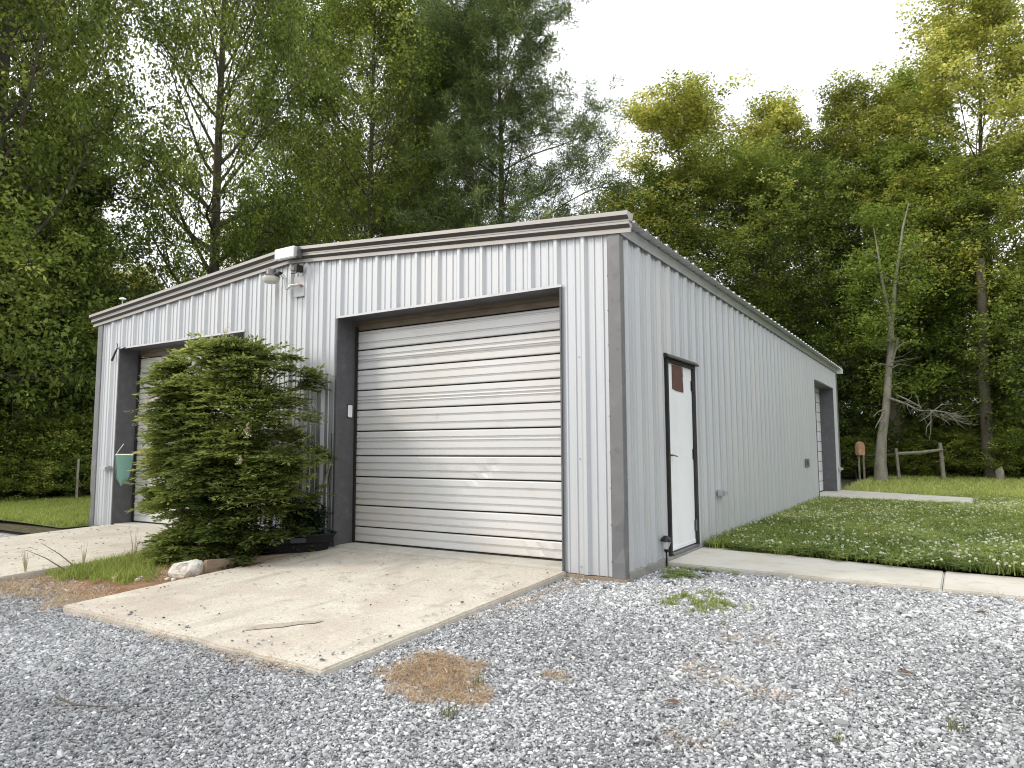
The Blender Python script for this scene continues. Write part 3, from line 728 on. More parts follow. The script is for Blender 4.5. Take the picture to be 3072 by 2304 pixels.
do_scatter('lawn_grass', P, Z-.01, .7, 1.4, src('tuft', tuft_mesh(14, .10, .09, .006, 1, .9), m_grass), np.clip(rng.normal(.42,.2,len(P))+.16*np.sin(P[:,0]*1.3+P[:,1])+.12*np.sin(P[:,0]*4-P[:,1]*3)+.03*np.clip(P[:,1]-4,0,9), 0, 1), kind='stuff', label='short green grass blades of the near lawn by the side wall', cat='grass')
P, Z = lawn_pts(26000, -1, 22, 13, 34, walk_ok, lawn_z)
do_scatter('far_lawn_grass', P, Z-.01, .8, 1.5, src('tuft', tuft_mesh(12, .11, .12, .011, 2, .8), m_grass), np.clip(rng.normal(.88,.14,len(P)), 0, 1), kind='stuff', label='bright yellow-green grass of the far lawn before the trees', cat='grass')
# clover
mb = MB()
r_ = random.Random(4)
for i in range(16):
    x, y, z = r_.uniform(-.07,.07), r_.uniform(-.07,.07), r_.uniform(.02,.06)
    for k in range(3):
        a = r_.uniform(0,.5)+k*2.09; c, s = math.cos(a)*.014, math.sin(a)*.014; zz = r_.uniform(-.003,.004)
        mb.add([(x,y,z),(x+c-s*.5,y+s+c*.5,z+zz),(x+c*1.6,y+s*1.6,z+zz),(x+c+s*.5,y+s-c*.5,z-zz)], [(0,1,2,3)])
clover = mb.mesh('clover')
P, Z = lawn_pts(30000, 0, 8, 1.9, 13, walk_ok, lawn_z)
k = (P[:,1] < 12) | (rng.random(len(P)) < .5); P, Z = P[k], Z[k]
do_scatter('clover', P, Z, .8, 1.5, src('clover_clump', clover, m_clover), np.clip(rng.normal(.45,.22,len(P))+.2*np.sin(P[:,0]*2.3+1)*np.cos(P[:,1]*1.9)+.03*np.clip(P[:,1]-4,0,9),0,1), kind='stuff', label='dark green clover leaves spread through the near lawn', cat='clover')
mb = MB(); mb.lathe([(.004,.0),(.011,.004),(.014,.011),(.011,.019),(.004,.023)], 7, (0,0,.05)).tube([(0,0,0),(.003,0,.052)], .0015, 3)
P, Z = lawn_pts(15000, 0, 8, 1.9, 13, walk_ok, lawn_z)
dens = .30+.45*np.sin(P[:,0]*1.1+.5)*np.cos(P[:,1]*.9)+.45*np.sin(P[:,0]*5+1.3*np.sin(P[:,1]*3))*np.sin(P[:,1]*4.3+P[:,0])+.45*np.exp(-((P[:,1]-3.2)/1.3)**2)+.4*np.exp(-((P[:,1]-9.8)/1.2)**2)
k = rng.random(len(P)) < dens*.8; P, Z = P[k], Z[k]
do_scatter('clover_flowers', P, Z+.006, .75, 1.3, src('flower', mb.mesh('flower'), m_flower), rng.random(len(P)), kind='stuff', label='small white clover blossoms dotting the near lawn', cat='clover flowers')
# side lawn
P, Z = lawn_pts(26000, -16.8, -9.3, -.4, 8, lambda P: P[:,0] < -9.3, lambda x, y: -.05+.02*np.sin(x)*np.cos(y*.7))
do_scatter('side_lawn_grass', P, Z-.01, .4, .9, src('tuft', tuft_mesh(12, .13, .10, .009, 3, .8), m_grass), np.clip(rng.normal(.6,.2,len(P)),0,1), kind='stuff', label='yellow-green grass strip left of the garage', cat='grass')
# bed grass, weeds, straw
def nfield(x, y): return np.sin(x*17+3*np.sin(y*11))*np.cos(y*19+2*np.sin(x*13))+.6*np.sin(x*41+y*29)
def blob(n, blobs):
    out = []
    for (x, y, a, b) in blobs:
        m_ = max(4, int(n*a*b)); an = rng.uniform(0, 6.28, m_); d = np.sqrt(rng.random(m_))*rng.normal(1, .15, m_)
        q_ = np.stack([x+a*d*1.12*np.cos(an), y+b*d*1.12*np.sin(an)], 1)
        out.append(q_[nfield(q_[:,0], q_[:,1]) > d*1.9-1.9])
    return np.concatenate(out)
bedz = lambda x, y: -.11+.05*np.exp(-((y+.8)/1.1)**2)-.045*np.clip(-y-1.2, 0, 2)-.005
P = blob(3500, [(-4.75,-2.05,.55,.28),(-5.2,-2.15,.4,.3),(-5.35,-1.7,.25,.3),(-5.1,-1.75,.35,.25),(-5.4,-1.2,.12,.3)])
do_scatter('bed_grass', P, bedz(P[:,0],P[:,1]), .3, .95, src('tuft', tuft_mesh(12, .13, .05, .005, 5, .8), m_grass), np.clip(rng.normal(.52,.2,len(P)),0,1), kind='stuff', label='green grass patch in the soil bed between the two pads', cat='grass')
gzz = lambda P: gz(P[:,0], P[:,1])
P = blob(2600, [(.84,-.45,.30,.14),(.66,-.30,.20,.09),(.94,-.70,.20,.08),(1.08,-.42,.14,.06),(.62,-.62,.10,.05),(1.05,-.58,.12,.05),(.8,-.12,.12,.05)]); P = P[nfield(P[:,0]*.7, P[:,1]*.7) > -.3]
do_scatter('gravel_grass', P, gzz(P)+.004, .4, .9, src('tuft', tuft_mesh(12, .07, .05, .005, 6, 1.5), m_grass), np.clip(rng.normal(.42,.16,len(P)),0,1), kind='stuff', label='green grass patch growing through gravel near the path light', cat='grass')
P = blob(2200, [(.28,.68,.16,.12),(.45,.55,.14,.10),(.36,.42,.12,.08),(.30,.93,.25,.04),(.6,.93,.2,.03)])
do_scatter('corner_clover', P, gzz(P)+.002, .4, .8, src('clover_clump', clover, m_clover), rng.random(len(P)), kind='stuff', label='dark clover clumps in the gravel beside the walkway', cat='clover')
m_straw = inst_mat('dry_straw', [(0,(.20,.13,.08)),(.4,(.42,.30,.19)),(1,(.66,.53,.37))], .8, .1)
P = blob(13000, [(-.22,-2.58,.16,.14),(-.08,-2.66,.24,.2),(.06,-2.78,.22,.16),(-.02,-2.98,.22,.13),(.22,-2.86,.2,.1),(.30,-3.0,.18,.07),(.42,-2.92,.10,.05),(-.24,-2.86,.12,.12),(.10,-2.52,.1,.05),(.12,-3.12,.1,.06),(.62,-2.45,.08,.04)]); 
do_scatter('straw_mat', P, gzz(P)+.006, .6, 1.3, src('straw', tuft_mesh(8, .018, .05, .003, 7, 5.0), m_straw), np.clip(rng.normal(.5,.2,len(P)),0,1), tilt=.6, kind='stuff', label='matted tan straw patch on the gravel in front of the right pad', cat='dry straw')
P = blob(3600, straw[2:]+[(-.35,-.35,.08,.4),(-.42,-1.1,.08,.45),(-.5,-1.7,.06,.2),(-.4,-.15,.15,.12),(1.9,.93,.3,.04),(2.5,.93,.5,.03),(3.3,.92,.5,.04)])
do_scatter('straw_bits', P, gzz(P)+.006, .6, 1.2, src('straw', tuft_mesh(6, .014, .05, .003, 8, 5.5), m_straw), np.clip(rng.normal(.45,.25,len(P)),0,1), tilt=.6, kind='stuff', label='brown pine straw bits scattered over the gravel', cat='dry straw')
P = blob(4500, [(-4.6,-2.72,.9,.28),(-5.6,-3.05,.8,.3),(-3.95,-2.85,.25,.3),(-4.2,-1.85,.18,.25),(-3.95,-1.6,.10,.2),(-4.3,-1.3,.35,.3),(-1.2,-3.17,.5,.04),(-2.2,-3.13,.3,.03)])
do_scatter('bed_straw', P, np.maximum(gzz(P), np.where(P[:,1] > -2.3, bedz(P[:,0],P[:,1]), -9))+.008, .6, 1.4, src('straw', tuft_mesh(8, .018, .06, .003, 9, 5.0), m_straw), np.clip(rng.normal(.6,.2,len(P)),0,1), tilt=.5, kind='stuff', label='tan straw and needles lying between the bed and the gravel', cat='dry straw')
# weeds: individual small tufts
m_weed = M('weed_green', (.10,.13,.03), .7, 0, [(30, 3, .45, .7, (.22,.17,.07))])
def weed(x, y, s, label, seed, grp='weed tufts in the gravel'):
    me = tuft_mesh(40, .10, .05, .004, seed, .9); o = link('weed_tuft', me, m_weed); o.location = (x, y, float(gz(x, y))); o.scale = (s, s, s)
    tag(o, label=label, cat='weed', group=grp)
weed(.40,-3.20, .9, 'small green weed tuft just below the straw mat', 21)
weed(.30,-2.80, .8, 'small green weed tuft on the right edge of the straw mat', 22)
weed(2.60,-2.22, .8, 'sparse green weed tuft in the gravel at far right bottom', 23)
weed(2.14,-2.60, .6, 'low green weed tuft in the gravel at bottom right centre', 24)
weed(1.18,-.99, .5, 'tiny green weed in the gravel below the grass patch', 25)
weed(2.58,2.08, .9, 'yellowish grass tuft at the walkway edge by the joint', 26)
# tall dry stalks at bed
def stalks(x, y, h, n, seed, label):
    r_ = random.Random(seed); mb = MB()
    for i in range(n):
        a = r_.uniform(0, 6.28); l = h*r_.uniform(.5, 1); dx, dy = .25*l*math.cos(a)*r_.random(), .25*l*math.sin(a)*r_.random()
        mb.tube([(0,0,0),(dx*.4,dy*.4,l*.5),(dx,dy,l)], [.004,.003,.001], 4)
    o = mb.build('dry_stalks', M('pale_stalk', (.42,.36,.22), .8)); o.location = (x, y, -.14)
    tag(o, label=label, cat='dry stalks', group='dry weed stalks in the bed')
stalks(-5.35,-1.55,.45,9,31,'thin dry weed stalks standing at the middle of the left pad edge')
stalks(-5.45,-2.05,.35,8,32,'thin dry stalks between two others at the left pad edge')
stalks(-5.6,-2.55,.30,10,33,'short dry tuft of stalks at the outer end of the bed')
for i, (a, b, lab) in enumerate([((-5.3,-2.3,-.1),(-5.62,-2.55,.12),'bare curved twig rising from the bed grass'),((-5.25,-2.2,-.1),(-5.75,-2.35,.16),'longer bare twig leaning left from the bed grass')]):
    o = MB().tube([a, ((a[0]+b[0])/2, (a[1]+b[1])/2, (a[2]+b[2])/2+.02), b], [.007,.005,.002], 5).build('bare_twig', m_bark)
    tag(o, label=lab, cat='twig')
o = MB().tube([(-1.65,-4.1,-.21),(-1.4,-4.12,-.20),(-1.2,-4.02,-.205)], [.006,.005,.002], 5).build('fallen_twig', m_bark)
tag(o, label='dark fallen twig on the gravel at the left frame edge', cat='twig')
for x, y, l in ((2.36,-1.53,'small brown dead leaf on the right gravel'),(2.77,.2,'dark curled leaf on the gravel right below the walkway'),(1.35,-2.55,'dark brown leaf on the gravel below the straw bits')):
    mb = MB().add([(-.05,0,0),(0,-.025,.012),(.05,.0,.004),(0,.025,.014)], [(0,1,2,3)]); o = mb.build('dead_leaf', M('dead_leaf', (.12,.06,.03), .8)); o.location = (x, y, float(gz(x, y))+.022)
    tag(o, label=l, cat='dead leaf')
# stain sunk chip on the pad
poly = [(-1.80,-2.74),(-1.76,-2.64),(-1.64,-2.55),(-1.54,-2.43),(-1.40,-2.36),(-1.42,-2.44),(-1.50,-2.51),(-1.56,-2.62),(-1.64,-2.70),(-1.74,-2.80)]

pz = lambda x, y: -.012+(-.14)*(-y/3.05)
mb = MB(); mb.add([(x_, y_, pz(x_, y_)-.003+.0035) for x_, y_ in poly], [tuple(range(len(poly)))])
o = mb.build('worn_chip', M('dark_worn_concrete', (.35,.30,.25), .9, 0, [(30, 5, .45, .7, (.42,.37,.31))])); o.parent = bpy.data.objects['driveway_pad']
m_bits = inst_mat('dead_leaf_bits', [(0,(.06,.035,.02)),(1,(.22,.13,.07))], .85)
P = np.concatenate([gen(90, -3.7, -.7, -3.0, -.1), np.column_stack([rng.normal(-3.65,.15,60), rng.uniform(-2.4,-.6,60)])]); P = P[(P[:,0] > -3.78) & (P[:,0] < -.65)]
lb = MB().add([(-.018,0,0),(0,-.009,.004),(.02,0,.001),(0,.009,.005)], [(0,1,2,3)]).mesh('bit')
do_scatter('pad_litter', P, pz(P[:,0],P[:,1])+.004, .4, 1.1, src('bit', lb, m_bits), rng.random(len(P)), kind='stuff', label='tiny dead leaf bits scattered on the right concrete pad', cat='leaf litter')
P = np.column_stack([rng.uniform(-8.6,-5.6,160), rng.uniform(-3.2,-.1,160)])
do_scatter('left_pad_litter', P, -.012-.12*(-P[:,1]/3.3)+.004, .5, 1.4, src('bit', lb, m_bits), rng.random(len(P)), kind='stuff', label='dead leaf bits scattered on the left concrete pad', cat='leaf litter')
# stones kicked onto the pad rim
P = np.concatenate([np.column_stack([rng.uniform(-3.7,-.65,80), -3.02+np.abs(rng.normal(0,.10,80))]), np.column_stack([-.66-np.abs(rng.normal(0,.08,60)), rng.uniform(-3,-.1,60)])])
n_ = len(P); z_ = rng.gamma(2.2,.002,n_)+.003
scatter('kicked_gravel', np.column_stack([P, pz(P[:,0],P[:,1])+z_*.4]), np.stack([rng.normal(0,.3,n_),rng.normal(0,.3,n_),rng.uniform(0,6.28,n_)],1), np.stack([z_*1.2,z_,z_*.6],1), rng.random(n_), src('pebble2', rocky(4), m_stone), kind='stuff', label='stray gravel stones lying on the rim of the pad', cat='gravel')

# ------------------------------------------------------------------ trees
def tubes_np(paths, nsd, V, F, base):
    for pts, rad in paths:
        pts = np.asarray(pts); m_ = len(pts)
        tng = np.gradient(pts, axis=0); tng /= np.linalg.norm(tng, axis=1)[:, None]+1e-9
        ref = np.array([0,0,1.]) if abs(tng[0,2]) < .85 else np.array([1.,0,0])
        u = np.cross(tng, ref); u /= np.linalg.norm(u, axis=1)[:, None]+1e-9; v = np.cross(tng, u)
        an = np.arange(nsd)*2*np.pi/nsd
        ring = pts[:, None, :] + (u[:, None, :]*np.cos(an)[None, :, None] + v[:, None, :]*np.sin(an)[None, :, None])*np.asarray(rad)[:, None, None]
        V.append(ring.reshape(-1, 3))
        i = np.arange(m_-1)[:, None]*nsd; k = np.arange(nsd)[None, :]; k2 = (k+1) % nsd
        F.append(np.stack([i+k, i+k2, i+nsd+k2, i+nsd+k], -1).reshape(-1, 4)+base[0]); base[0] += m_*nsd
def quads_mesh(name, V, F, tone=None):
    me = bpy.data.meshes.new(name); V = np.ascontiguousarray(V, np.float32); F = np.ascontiguousarray(F, np.int32)
    me.vertices.add(len(V)); me.vertices.foreach_set('co', V.ravel())
    me.loops.add(F.size); me.loops.foreach_set('vertex_index', F.ravel())
    me.polygons.add(len(F)); me.polygons.foreach_set('loop_start', np.arange(0, F.size, F.shape[1], dtype=np.int32))
    me.update(calc_edges=True)
    if tone is not None:
        a = me.attributes.new('tone', 'FLOAT', 'FACE'); a.data.foreach_set('value', np.ascontiguousarray(tone, np.float32))
    return me
def bend(rg, p0, d0, L, nseg, up, wob):
    pts = [np.array(p0, float)]; d = np.array(d0, float)
    for i in range(nseg):
        d = d + np.array([0,0,up/nseg]) + rg.normal(0, wob, 3); d /= np.linalg.norm(d)
        pts.append(pts[-1]+d*L/nseg)
    return np.array(pts), d
def leaves_np(rg, centres, radii, per, size, tonec, flat=.55, droop=.25, kind='leaf'):
    n = len(centres)*per; ci = np.repeat(np.arange(len(centres)), per)
    d = rg.normal(0, 1, (n, 3)); d /= np.linalg.norm(d, axis=1)[:, None]; rr_ = rg.random(n)**.45
    off = d*rr_[:, None]*radii[ci][:, None]; off[:, 2] *= flat
    c = centres[ci]+off
    ax = rg.normal(0, 1, (n, 3)); ax[:, 2] = ax[:, 2]*.45-droop; ax += d*.6; ax /= np.linalg.norm(ax, axis=1)[:, None]
    nr = rg.normal(0, .55, (n, 3)); nr[:, 2] += 1.0; sd_ = np.cross(ax, nr); sd_ /= np.linalg.norm(sd_, axis=1)[:, None]+1e-9
    L_ = size*rg.uniform(.6, 1.35, n)[:, None]
    wdt = .30 if kind == 'leaf' else .075
    nrm = np.cross(sd_, ax)
    v0 = c; v1 = c+ax*L_*.45+sd_*L_*wdt+nrm*L_*.08; v2 = c+ax*L_; v3 = c+ax*L_*.45-sd_*L_*wdt+nrm*L_*.08
    V = np.stack([v0, v1, v2, v3], 1).reshape(-1, 3); F = np.arange(4*n).reshape(-1, 4)
    t = np.clip(tonec[ci]+rg.normal(0, .15, n), 0, 1)
    return V, F, t
def make_tree(seed, Ht, Rd, base=.22, nlimb=30, sub=6, per=26, leaf=.17, env='oval', trunk_r=.22, lean=(0,0), clump=(.45,.85), up=.5, twigs=3, conifer=False, leafless=0, top=.97):
    rg = np.random.default_rng(seed); paths5 = []; paths3 = []; cl = []; rad = []
    tp = []; nT = 9; w_ = np.cumsum(rg.normal(0, .02*Ht/nT, (nT+1, 2)), axis=0)
    for i in range(nT+1):
        q = i/nT; tp.append([w_[i,0]-w_[0,0]+lean[0]*q, w_[i,1]-w_[0,1]+lean[1]*q, Ht*top*q])
    tp = np.array(tp); tr = trunk_r*(1-np.linspace(0, 1, nT+1)*.88); tr[0] *= 1.35
    for i in range(nlimb):
        q = base+(.97-base)*((i+.5)/nlimb)**.9; s = (q-base)/(1-base)
        if env == 'oval': e = math.sin(math.pi*min(1, .16+s*.82))**.6
        elif env == 'bush': e = (1-s*.75)
        elif env == 'pine': e = (.55+.45*math.sin(math.pi*min(1, .1+s*.9)))*(1-s*.35)
        else: e = math.sin(math.pi*min(1, .3+s*.65))**.6
        p = tp[0]+0; f_ = q*nT; j = min(int(f_), nT-1); p = tp[j]+(tp[j+1]-tp[j])*(f_-j)
        az_ = i*2.399+rg.normal(0, .35); el_ = math.radians((5 if conifer else 8)+ (40 if conifer else 55)*s + rg.normal(0, 8))
        L_ = Rd*e*rg.uniform(.7, 1.18)
        d0 = np.array([math.cos(az_)*math.cos(el_), math.sin(az_)*math.cos(el_), math.sin(el_)])
        pts, d = bend(rg, p, d0, L_, 6, .12 if conifer else up, .10)
        r0 = max(.02, trunk_r*(1-q*.85)*.38)
        paths5.append((pts, np.linspace(r0, .012, 7)))
        for k in range(sub):
            t_ = .12+.88*(k+rg.random())/sub; jj = min(int(t_*6), 5); sp_ = pts[jj]+(pts[jj+1]-pts[jj])*(t_*6-jj)
            dr = pts[jj+1]-pts[jj]; dr /= np.linalg.norm(dr)
            sd_ = np.cross(dr, [0,0,1.]); sd_ /= np.linalg.norm(sd_)+1e-9
            dd_ = dr*.6+sd_*(1 if k % 2 else -1)*rg.uniform(.4, 1)+np.array([0,0,rg.uniform(-.1,.45)]); dd_ /= np.linalg.norm(dd_)
            sl_ = L_*rg.uniform(.25, .50)*(1.15-.5*t_)+.3
            sp, d2 = bend(rg, sp_, dd_, sl_, 3, .2, .12)
            paths3.append((sp, np.linspace(max(.008, r0*.35), .006, 4)))
            ends = [sp[-1], sp[2]]
            for m_ in range(twigs):
                td = d2+rg.normal(0, .6, 3); td /= np.linalg.norm(td); st_ = sp[rg.integers(1, 4)]
                tw = np.array([st_, st_+td*sl_*.3, st_+td*sl_*.55+[0,0,.03]]); paths3.append((tw, [.007,.005,.003])); ends.append(tw[-1])
            if rg.random() < leafless: continue
            for e_ in ends: cl.append(e_); rad.append(rg.uniform(*clump)*(.8+.03*Rd))
        cl.append(pts[-1]); rad.append(clump[1])
    V = []; F = []; b = [0]
    tubes_np([(tp, tr)], 9, V, F, b); tubes_np(paths5, 5, V, F, b); tubes_np(paths3, 3, V, F, b)
    tm = quads_mesh('trunk', np.concatenate(V), np.concatenate(F))
    cl = np.array(cl); rad = np.array(rad)
    rs = np.array([(math.sin(c[0]*1.1+seed)+math.cos(c[1]*1.3+c[2]*.8)) for c in cl])
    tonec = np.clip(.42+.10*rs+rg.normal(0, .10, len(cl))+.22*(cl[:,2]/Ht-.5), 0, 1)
    if conifer:
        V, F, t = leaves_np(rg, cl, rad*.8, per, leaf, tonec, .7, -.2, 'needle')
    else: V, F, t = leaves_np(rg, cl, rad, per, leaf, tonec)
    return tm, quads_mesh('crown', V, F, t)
L_oak = leaf_mat('oak_leaves', (.07,.11,.022), (.33,.41,.075), (.72,.70,.19), .48)
L_yel = leaf_mat('yellow_oak_leaves', (.11,.14,.025), (.47,.49,.09), (.84,.78,.24), .48)
L_grn = leaf_mat('bright_leaves', (.075,.13,.024), (.34,.43,.075), (.68,.66,.18), .5)
L_dk = leaf_mat('shaded_dark_leaves', (.05,.08,.017), (.22,.29,.055), (.52,.54,.13), .45)  # deep shade low in the woods is put into this leaf colour
L_pin = leaf_mat('pine_needles', (.075,.11,.035), (.27,.34,.11), (.52,.52,.2), .35)
PR = {
 'A': make_tree(1, 18, 5.6, .12, 46, 10, 34, .135, 'oval', .30, up=.15, clump=(.32,.58), twigs=4),
 'A2': make_tree(2, 18, 5.0, .20, 38, 10, 32, .135, 'oval', .26, up=.3, clump=(.32,.56), twigs=4),
 'B': make_tree(3, 16, 4.4, .08, 38, 8, 30, .13, 'oval', .20, up=.2, clump=(.28,.48), twigs=4),
 'C': make_tree(4, 18, 3.9, .30, 28, 8, 50, .125, 'top', .17, up=.8, clump=(.34,.56), twigs=3),
 'C2': make_tree(5, 17, 3.4, .36, 24, 8, 50, .125, 'top', .15, up=.9, clump=(.34,.56), twigs=3),
 'D': make_tree(6, 20, 5.2, .20, 48, 9, 84, .20, 'pine', .24, conifer=True, clump=(.32,.50), twigs=4, leafless=.04),
 'E': make_tree(7, 6.5, 2.8, .03, 30, 6, 22, .12, 'bush', .07, up=.3, clump=(.22,.36), twigs=3),
 'F': make_tree(8, 2.2, 1.5, .02, 18, 4, 26, .09, 'bush', .03, up=.3, clump=(.18,.28), twigs=3),
}
for k, (a, b) in PR.items(): a.materials.append(m_bark)
crown_var = {}
def crown_of(k, lm):
    if (k, lm.name) not in crown_var:
        c = PR[k][1] if not PR[k][1].materials else PR[k][1].copy()
        c.materials.clear(); c.materials.append(lm); crown_var[(k, lm.name)] = c
    return crown_var[(k, lm.name)]
DIM = {'A':(18,5.6),'A2':(18,5.0),'B':(16,4.4),'C':(18,3.7),'C2':(17,3.2),'D':(20,5.2),'E':(6.5,2.8),'F':(2.2,1.5)}
NM = {'D':('pine_tree','pine'),'E':('understory_tree','tree'),'F':('shrub','shrub')}
def world(px, D):   # px: bearing given as tangent to the right of view axis, D: distance along the ground
    return camxy + D*(fw+rt*px)/math.hypot(1, px)
def tree(k, px, D, ht, rad, rz, lm, label, group, z=-.1):
    x, y = world(px, D); nm, ct = NM.get(k, ('oak_tree', 'tree'))
    t = empty(nm, (x, y, z), rz, label=label, cat=ct, group=group)
    h0, r0 = DIM[k]; t.scale = (rad/r0, rad/r0, ht/h0)
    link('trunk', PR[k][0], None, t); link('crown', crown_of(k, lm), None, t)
    return t
B = lambda dx: (dx-1106)/1508.0
g1 = 'trees standing behind the garage'; g2 = 'trees at the right woodland edge'; g3 = 'trees of the left woodland edge'; g4 = 'trees deeper in the woods'; g5 = 'shrubs under the woodland edge'
TREES = [
 ('A', B(-40), 22, 24, 4.2, .3, L_oak, 'tall leafy oak filling the left frame edge', g3),
 ('A2', B(80), 26, 24, 2.7, 2.6, L_yel, 'narrow yellow-green oak leaning out of the left woods', g3),
 ('B', B(-150), 22, 16, 4.2, 2.3, L_oak, 'bushy oak cut by the left frame edge', g3),
 ('B', B(70), 25, 10.5, 4.0, 1.1, L_dk, 'dark full tree just left of the garage', g3),
 ('E', B(160), 24, 6.6, 2.8, .4, L_dk, 'low dark tree between grass strip and garage left corner', g3),
 ('E', B(60), 22.5, 6.5, 3.0, 2.2, L_dk, 'low dark tree in front of the left oaks trunks', g3),
 ('E', B(-10), 22, 7.0, 3.0, 5.2, L_dk, 'low dark tree at the left frame edge under the oaks', g3),
 ('A', B(455), 27, 25, 4.5, 4.1, L_oak, 'big spreading oak rising behind the left garage door', g1),
 ('A2', B(790), 29, 20.5, 4.4, .9, L_oak, 'forked oak rising behind the middle of the garage', g1),
 ('D', B(1090), 28, 21.5, 4.9, 1.9, L_pin, 'tall pine with loose side boughs right of the middle', g1),
 ('D', B(960), 34, 23, 4.2, 3.5, L_pin, 'second pine set back left of the tall pine', g1),
 ('E', B(1195), 25, 9.0, 2.2, 3.9, L_pin, 'small dense evergreen peeking over the roof under the pine', g1),
 ('C', B(1490), 33, 17.8, 4.6, .2, L_yel, 'yellow-green oak with tall rounded top above the roof corner', g2),
 ('C2', B(1690), 34, 16.6, 3.4, 1.7, L_yel, 'slender yellowish tree right of the rounded oak', g2),
 ('C', B(1870), 34, 16.8, 3.4, 2.9, L_yel, 'open topped yellow-green tree above the white snag', g2),
 ('C', B(2140), 33, 19.4, 4.0, 4.4, L_yel, 'tallest yellow-green tree near the right frame edge', g2),
 ('C2', B(2010), 36, 17.8, 3.0, 5.2, L_grn, 'thin green crown between two yellow-green trees on the right', g2),
 ('A2', B(1600), 32, 13.5, 4.4, .6, L_oak, 'rounded green tree behind the roof right slope', g2),
 ('A2', B(1400), 34, 13.5, 4.4, 5.0, L_grn, 'green tree behind the gable right end', g2),
 ('A', B(1760), 33, 13.5, 4.2, 2.5, L_oak, 'dense green tree behind the rear garage corner', g2),
 ('A2', B(1960), 34, 13.5, 4.4, 3.3, L_grn, 'light green layered tree behind the white snag', g2),
 ('B', B(2160), 33, 12.5, 4.2, 1.4, L_oak, 'dense green tree at the right end of the lawn', g2),
 ('E', B(2090), 31.5, 8.0, 3.2, .5, L_grn, 'lower light green tree above the fence end', g2),
 ('E', B(2230), 30.5, 7.0, 2.8, 2.2, L_oak, 'low leafy tree cut by the right frame edge', g2),
 ('E', B(1840), 33, 8.0, 3.0, 4.0, L_oak, 'low green tree behind the fence left post', g2),
 ('E', B(1990), 36, 9.0, 3.2, 2.0, L_dk, 'low dark tree deep behind the fence rail', g2),
 ('E', B(1700), 34, 8.0, 3.2, 1.0, L_dk, 'low dark tree mostly hidden by the garage', g2),
 ('A2', B(255), 36, 9.0, 3.2, 2.0, L_yel, 'yellow-green low crown just above the left roof end', g1),
 ('B', B(570), 34, 12.0, 4.2, 2.0, L_oak, 'green tree above the left roof slope', g1),
 ('A2', B(700), 37, 16.0, 4.4, .7, L_yel, 'yellow leaved tree seen between the oaks over the peak', g1),
 ('A2', B(890), 37, 15.0, 4.2, 3.9, L_oak, 'green tree set behind the forked oak', g1),
 ('A2', B(1010), 38, 13.0, 4.0, 3.0, L_yel, 'yellow-green tree between pine trunks above the roof', g1),
 ('A2', B(640), 38, 25, 4.4, 5.5, L_oak, 'tall oak crown between the spreading and the forked oak', g1),
 ('A2', B(900), 40, 24, 3.6, 1.5, L_yel, 'tall yellowish crown between the forked oak and the pines', g1),
]
for a in TREES: tree(*a)
rs = np.random.default_rng(77)
# deeper rows: one 'stuff' wood of instanced crowns
def add_wood():
    pts = []; scl = []; rot_ = []; tn = []
    def add(bx, D_, s):
        x, y = world(bx, D_); pts.append((x, y, -.1)); scl.append((s*1.1, s*1.1, s)); rot_.append((0,0,rs.uniform(0,6.28)))
    for i in range(44): add(B(rs.uniform(1250, 2600)), rs.uniform(38, 60), rs.uniform(.42, .62))
    for i in range(30): add(B(rs.uniform(-600, 200)), rs.uniform(27, 44), rs.uniform(.42, .66))
    for i in range(22): add(B(rs.uniform(230, 1300)), rs.uniform(42, 56), rs.uniform(.42, .6))
    # the woods go on round the clearing beyond the frame, to the right and behind
    for i in range(40):
        a = rs.uniform(-35, 120); rr2 = rs.uniform(36, 50); s = rs.uniform(.7, 1.0)
        x = 4+rr2*math.cos(R(a-35)); y = -2+rr2*math.sin(R(a-35))
        f_ = (np.array([x, y])-camxy)@fw; s_ = (np.array([x, y])-camxy)@rt
        if f_ > 0 and abs(s_) < f_*.85: continue
        pts.append((x, y, -.1)); scl.append((s, s, s)); rot_.append((0,0,rs.uniform(0,6.28)))
    so_ = bpy.data.objects.new('wood_source', crown_of('B', L_dk))
    scatter('far_woods', np.array(pts), np.array(rot_), np.array(scl), np.ones(len(pts)), so_, kind='stuff', label='dark mass of woodland foliage behind the first rows of trees', cat='woods')
add_wood()
# individual dark trunks in the wood
def bare_trunk(px, D, h, r, mat, label, grp, lean=0, seed=1):
    rg = np.random.default_rng(seed); x, y = world(B(px), D); n = 10
    pts = np.array([[lean*q*h+.06*math.sin(q*5+seed), .05*math.cos(q*6+seed), h*q] for q in np.linspace(0, 1, n)])
    V = []; F = []; b = [0]; tubes_np([(pts, r*(1.25-np.linspace(0, 1, n)**.4*.6))], 10, V, F, b)
    o = link('tree_trunk', quads_mesh('tree_trunk', np.concatenate(V), np.concatenate(F)), mat, smooth=True); o.location = (x, y, -.1)
    tag(o, label=label, cat='tree trunk', group=grp)
gt = 'tree trunks showing at the woodland edge'
bare_trunk(1925, 31.5, 7.5, .33, m_bark, 'thick dark trunk directly behind the pale leaning tree', gt, .01, 1)
bare_trunk(1988, 33, 6, .14, m_bark, 'thin dark trunk behind the fence rail', gt, 0, 2)
bare_trunk(2130, 30, 8, .22, m_bark, 'dark trunk on the lawn edge right of the fence', gt, 0, 3)
bare_trunk(2012, 34, 3.4, .13, m_barkr, 'reddish sunlit trunk above the right fence post', gt, .05, 4)
bare_trunk(2190, 33, 4.2, .12, m_barkr, 'reddish sunlit trunk near the right frame edge', gt, -.01, 5)
bare_trunk(60, 27, 7, .13, m_bark, 'dark trunk in the shade at the left frame edge', gt, .03, 6)
bare_trunk(120, 26, 6, .10, m_bark, 'thin slanting trunk in the left woods', gt, .18, 7)
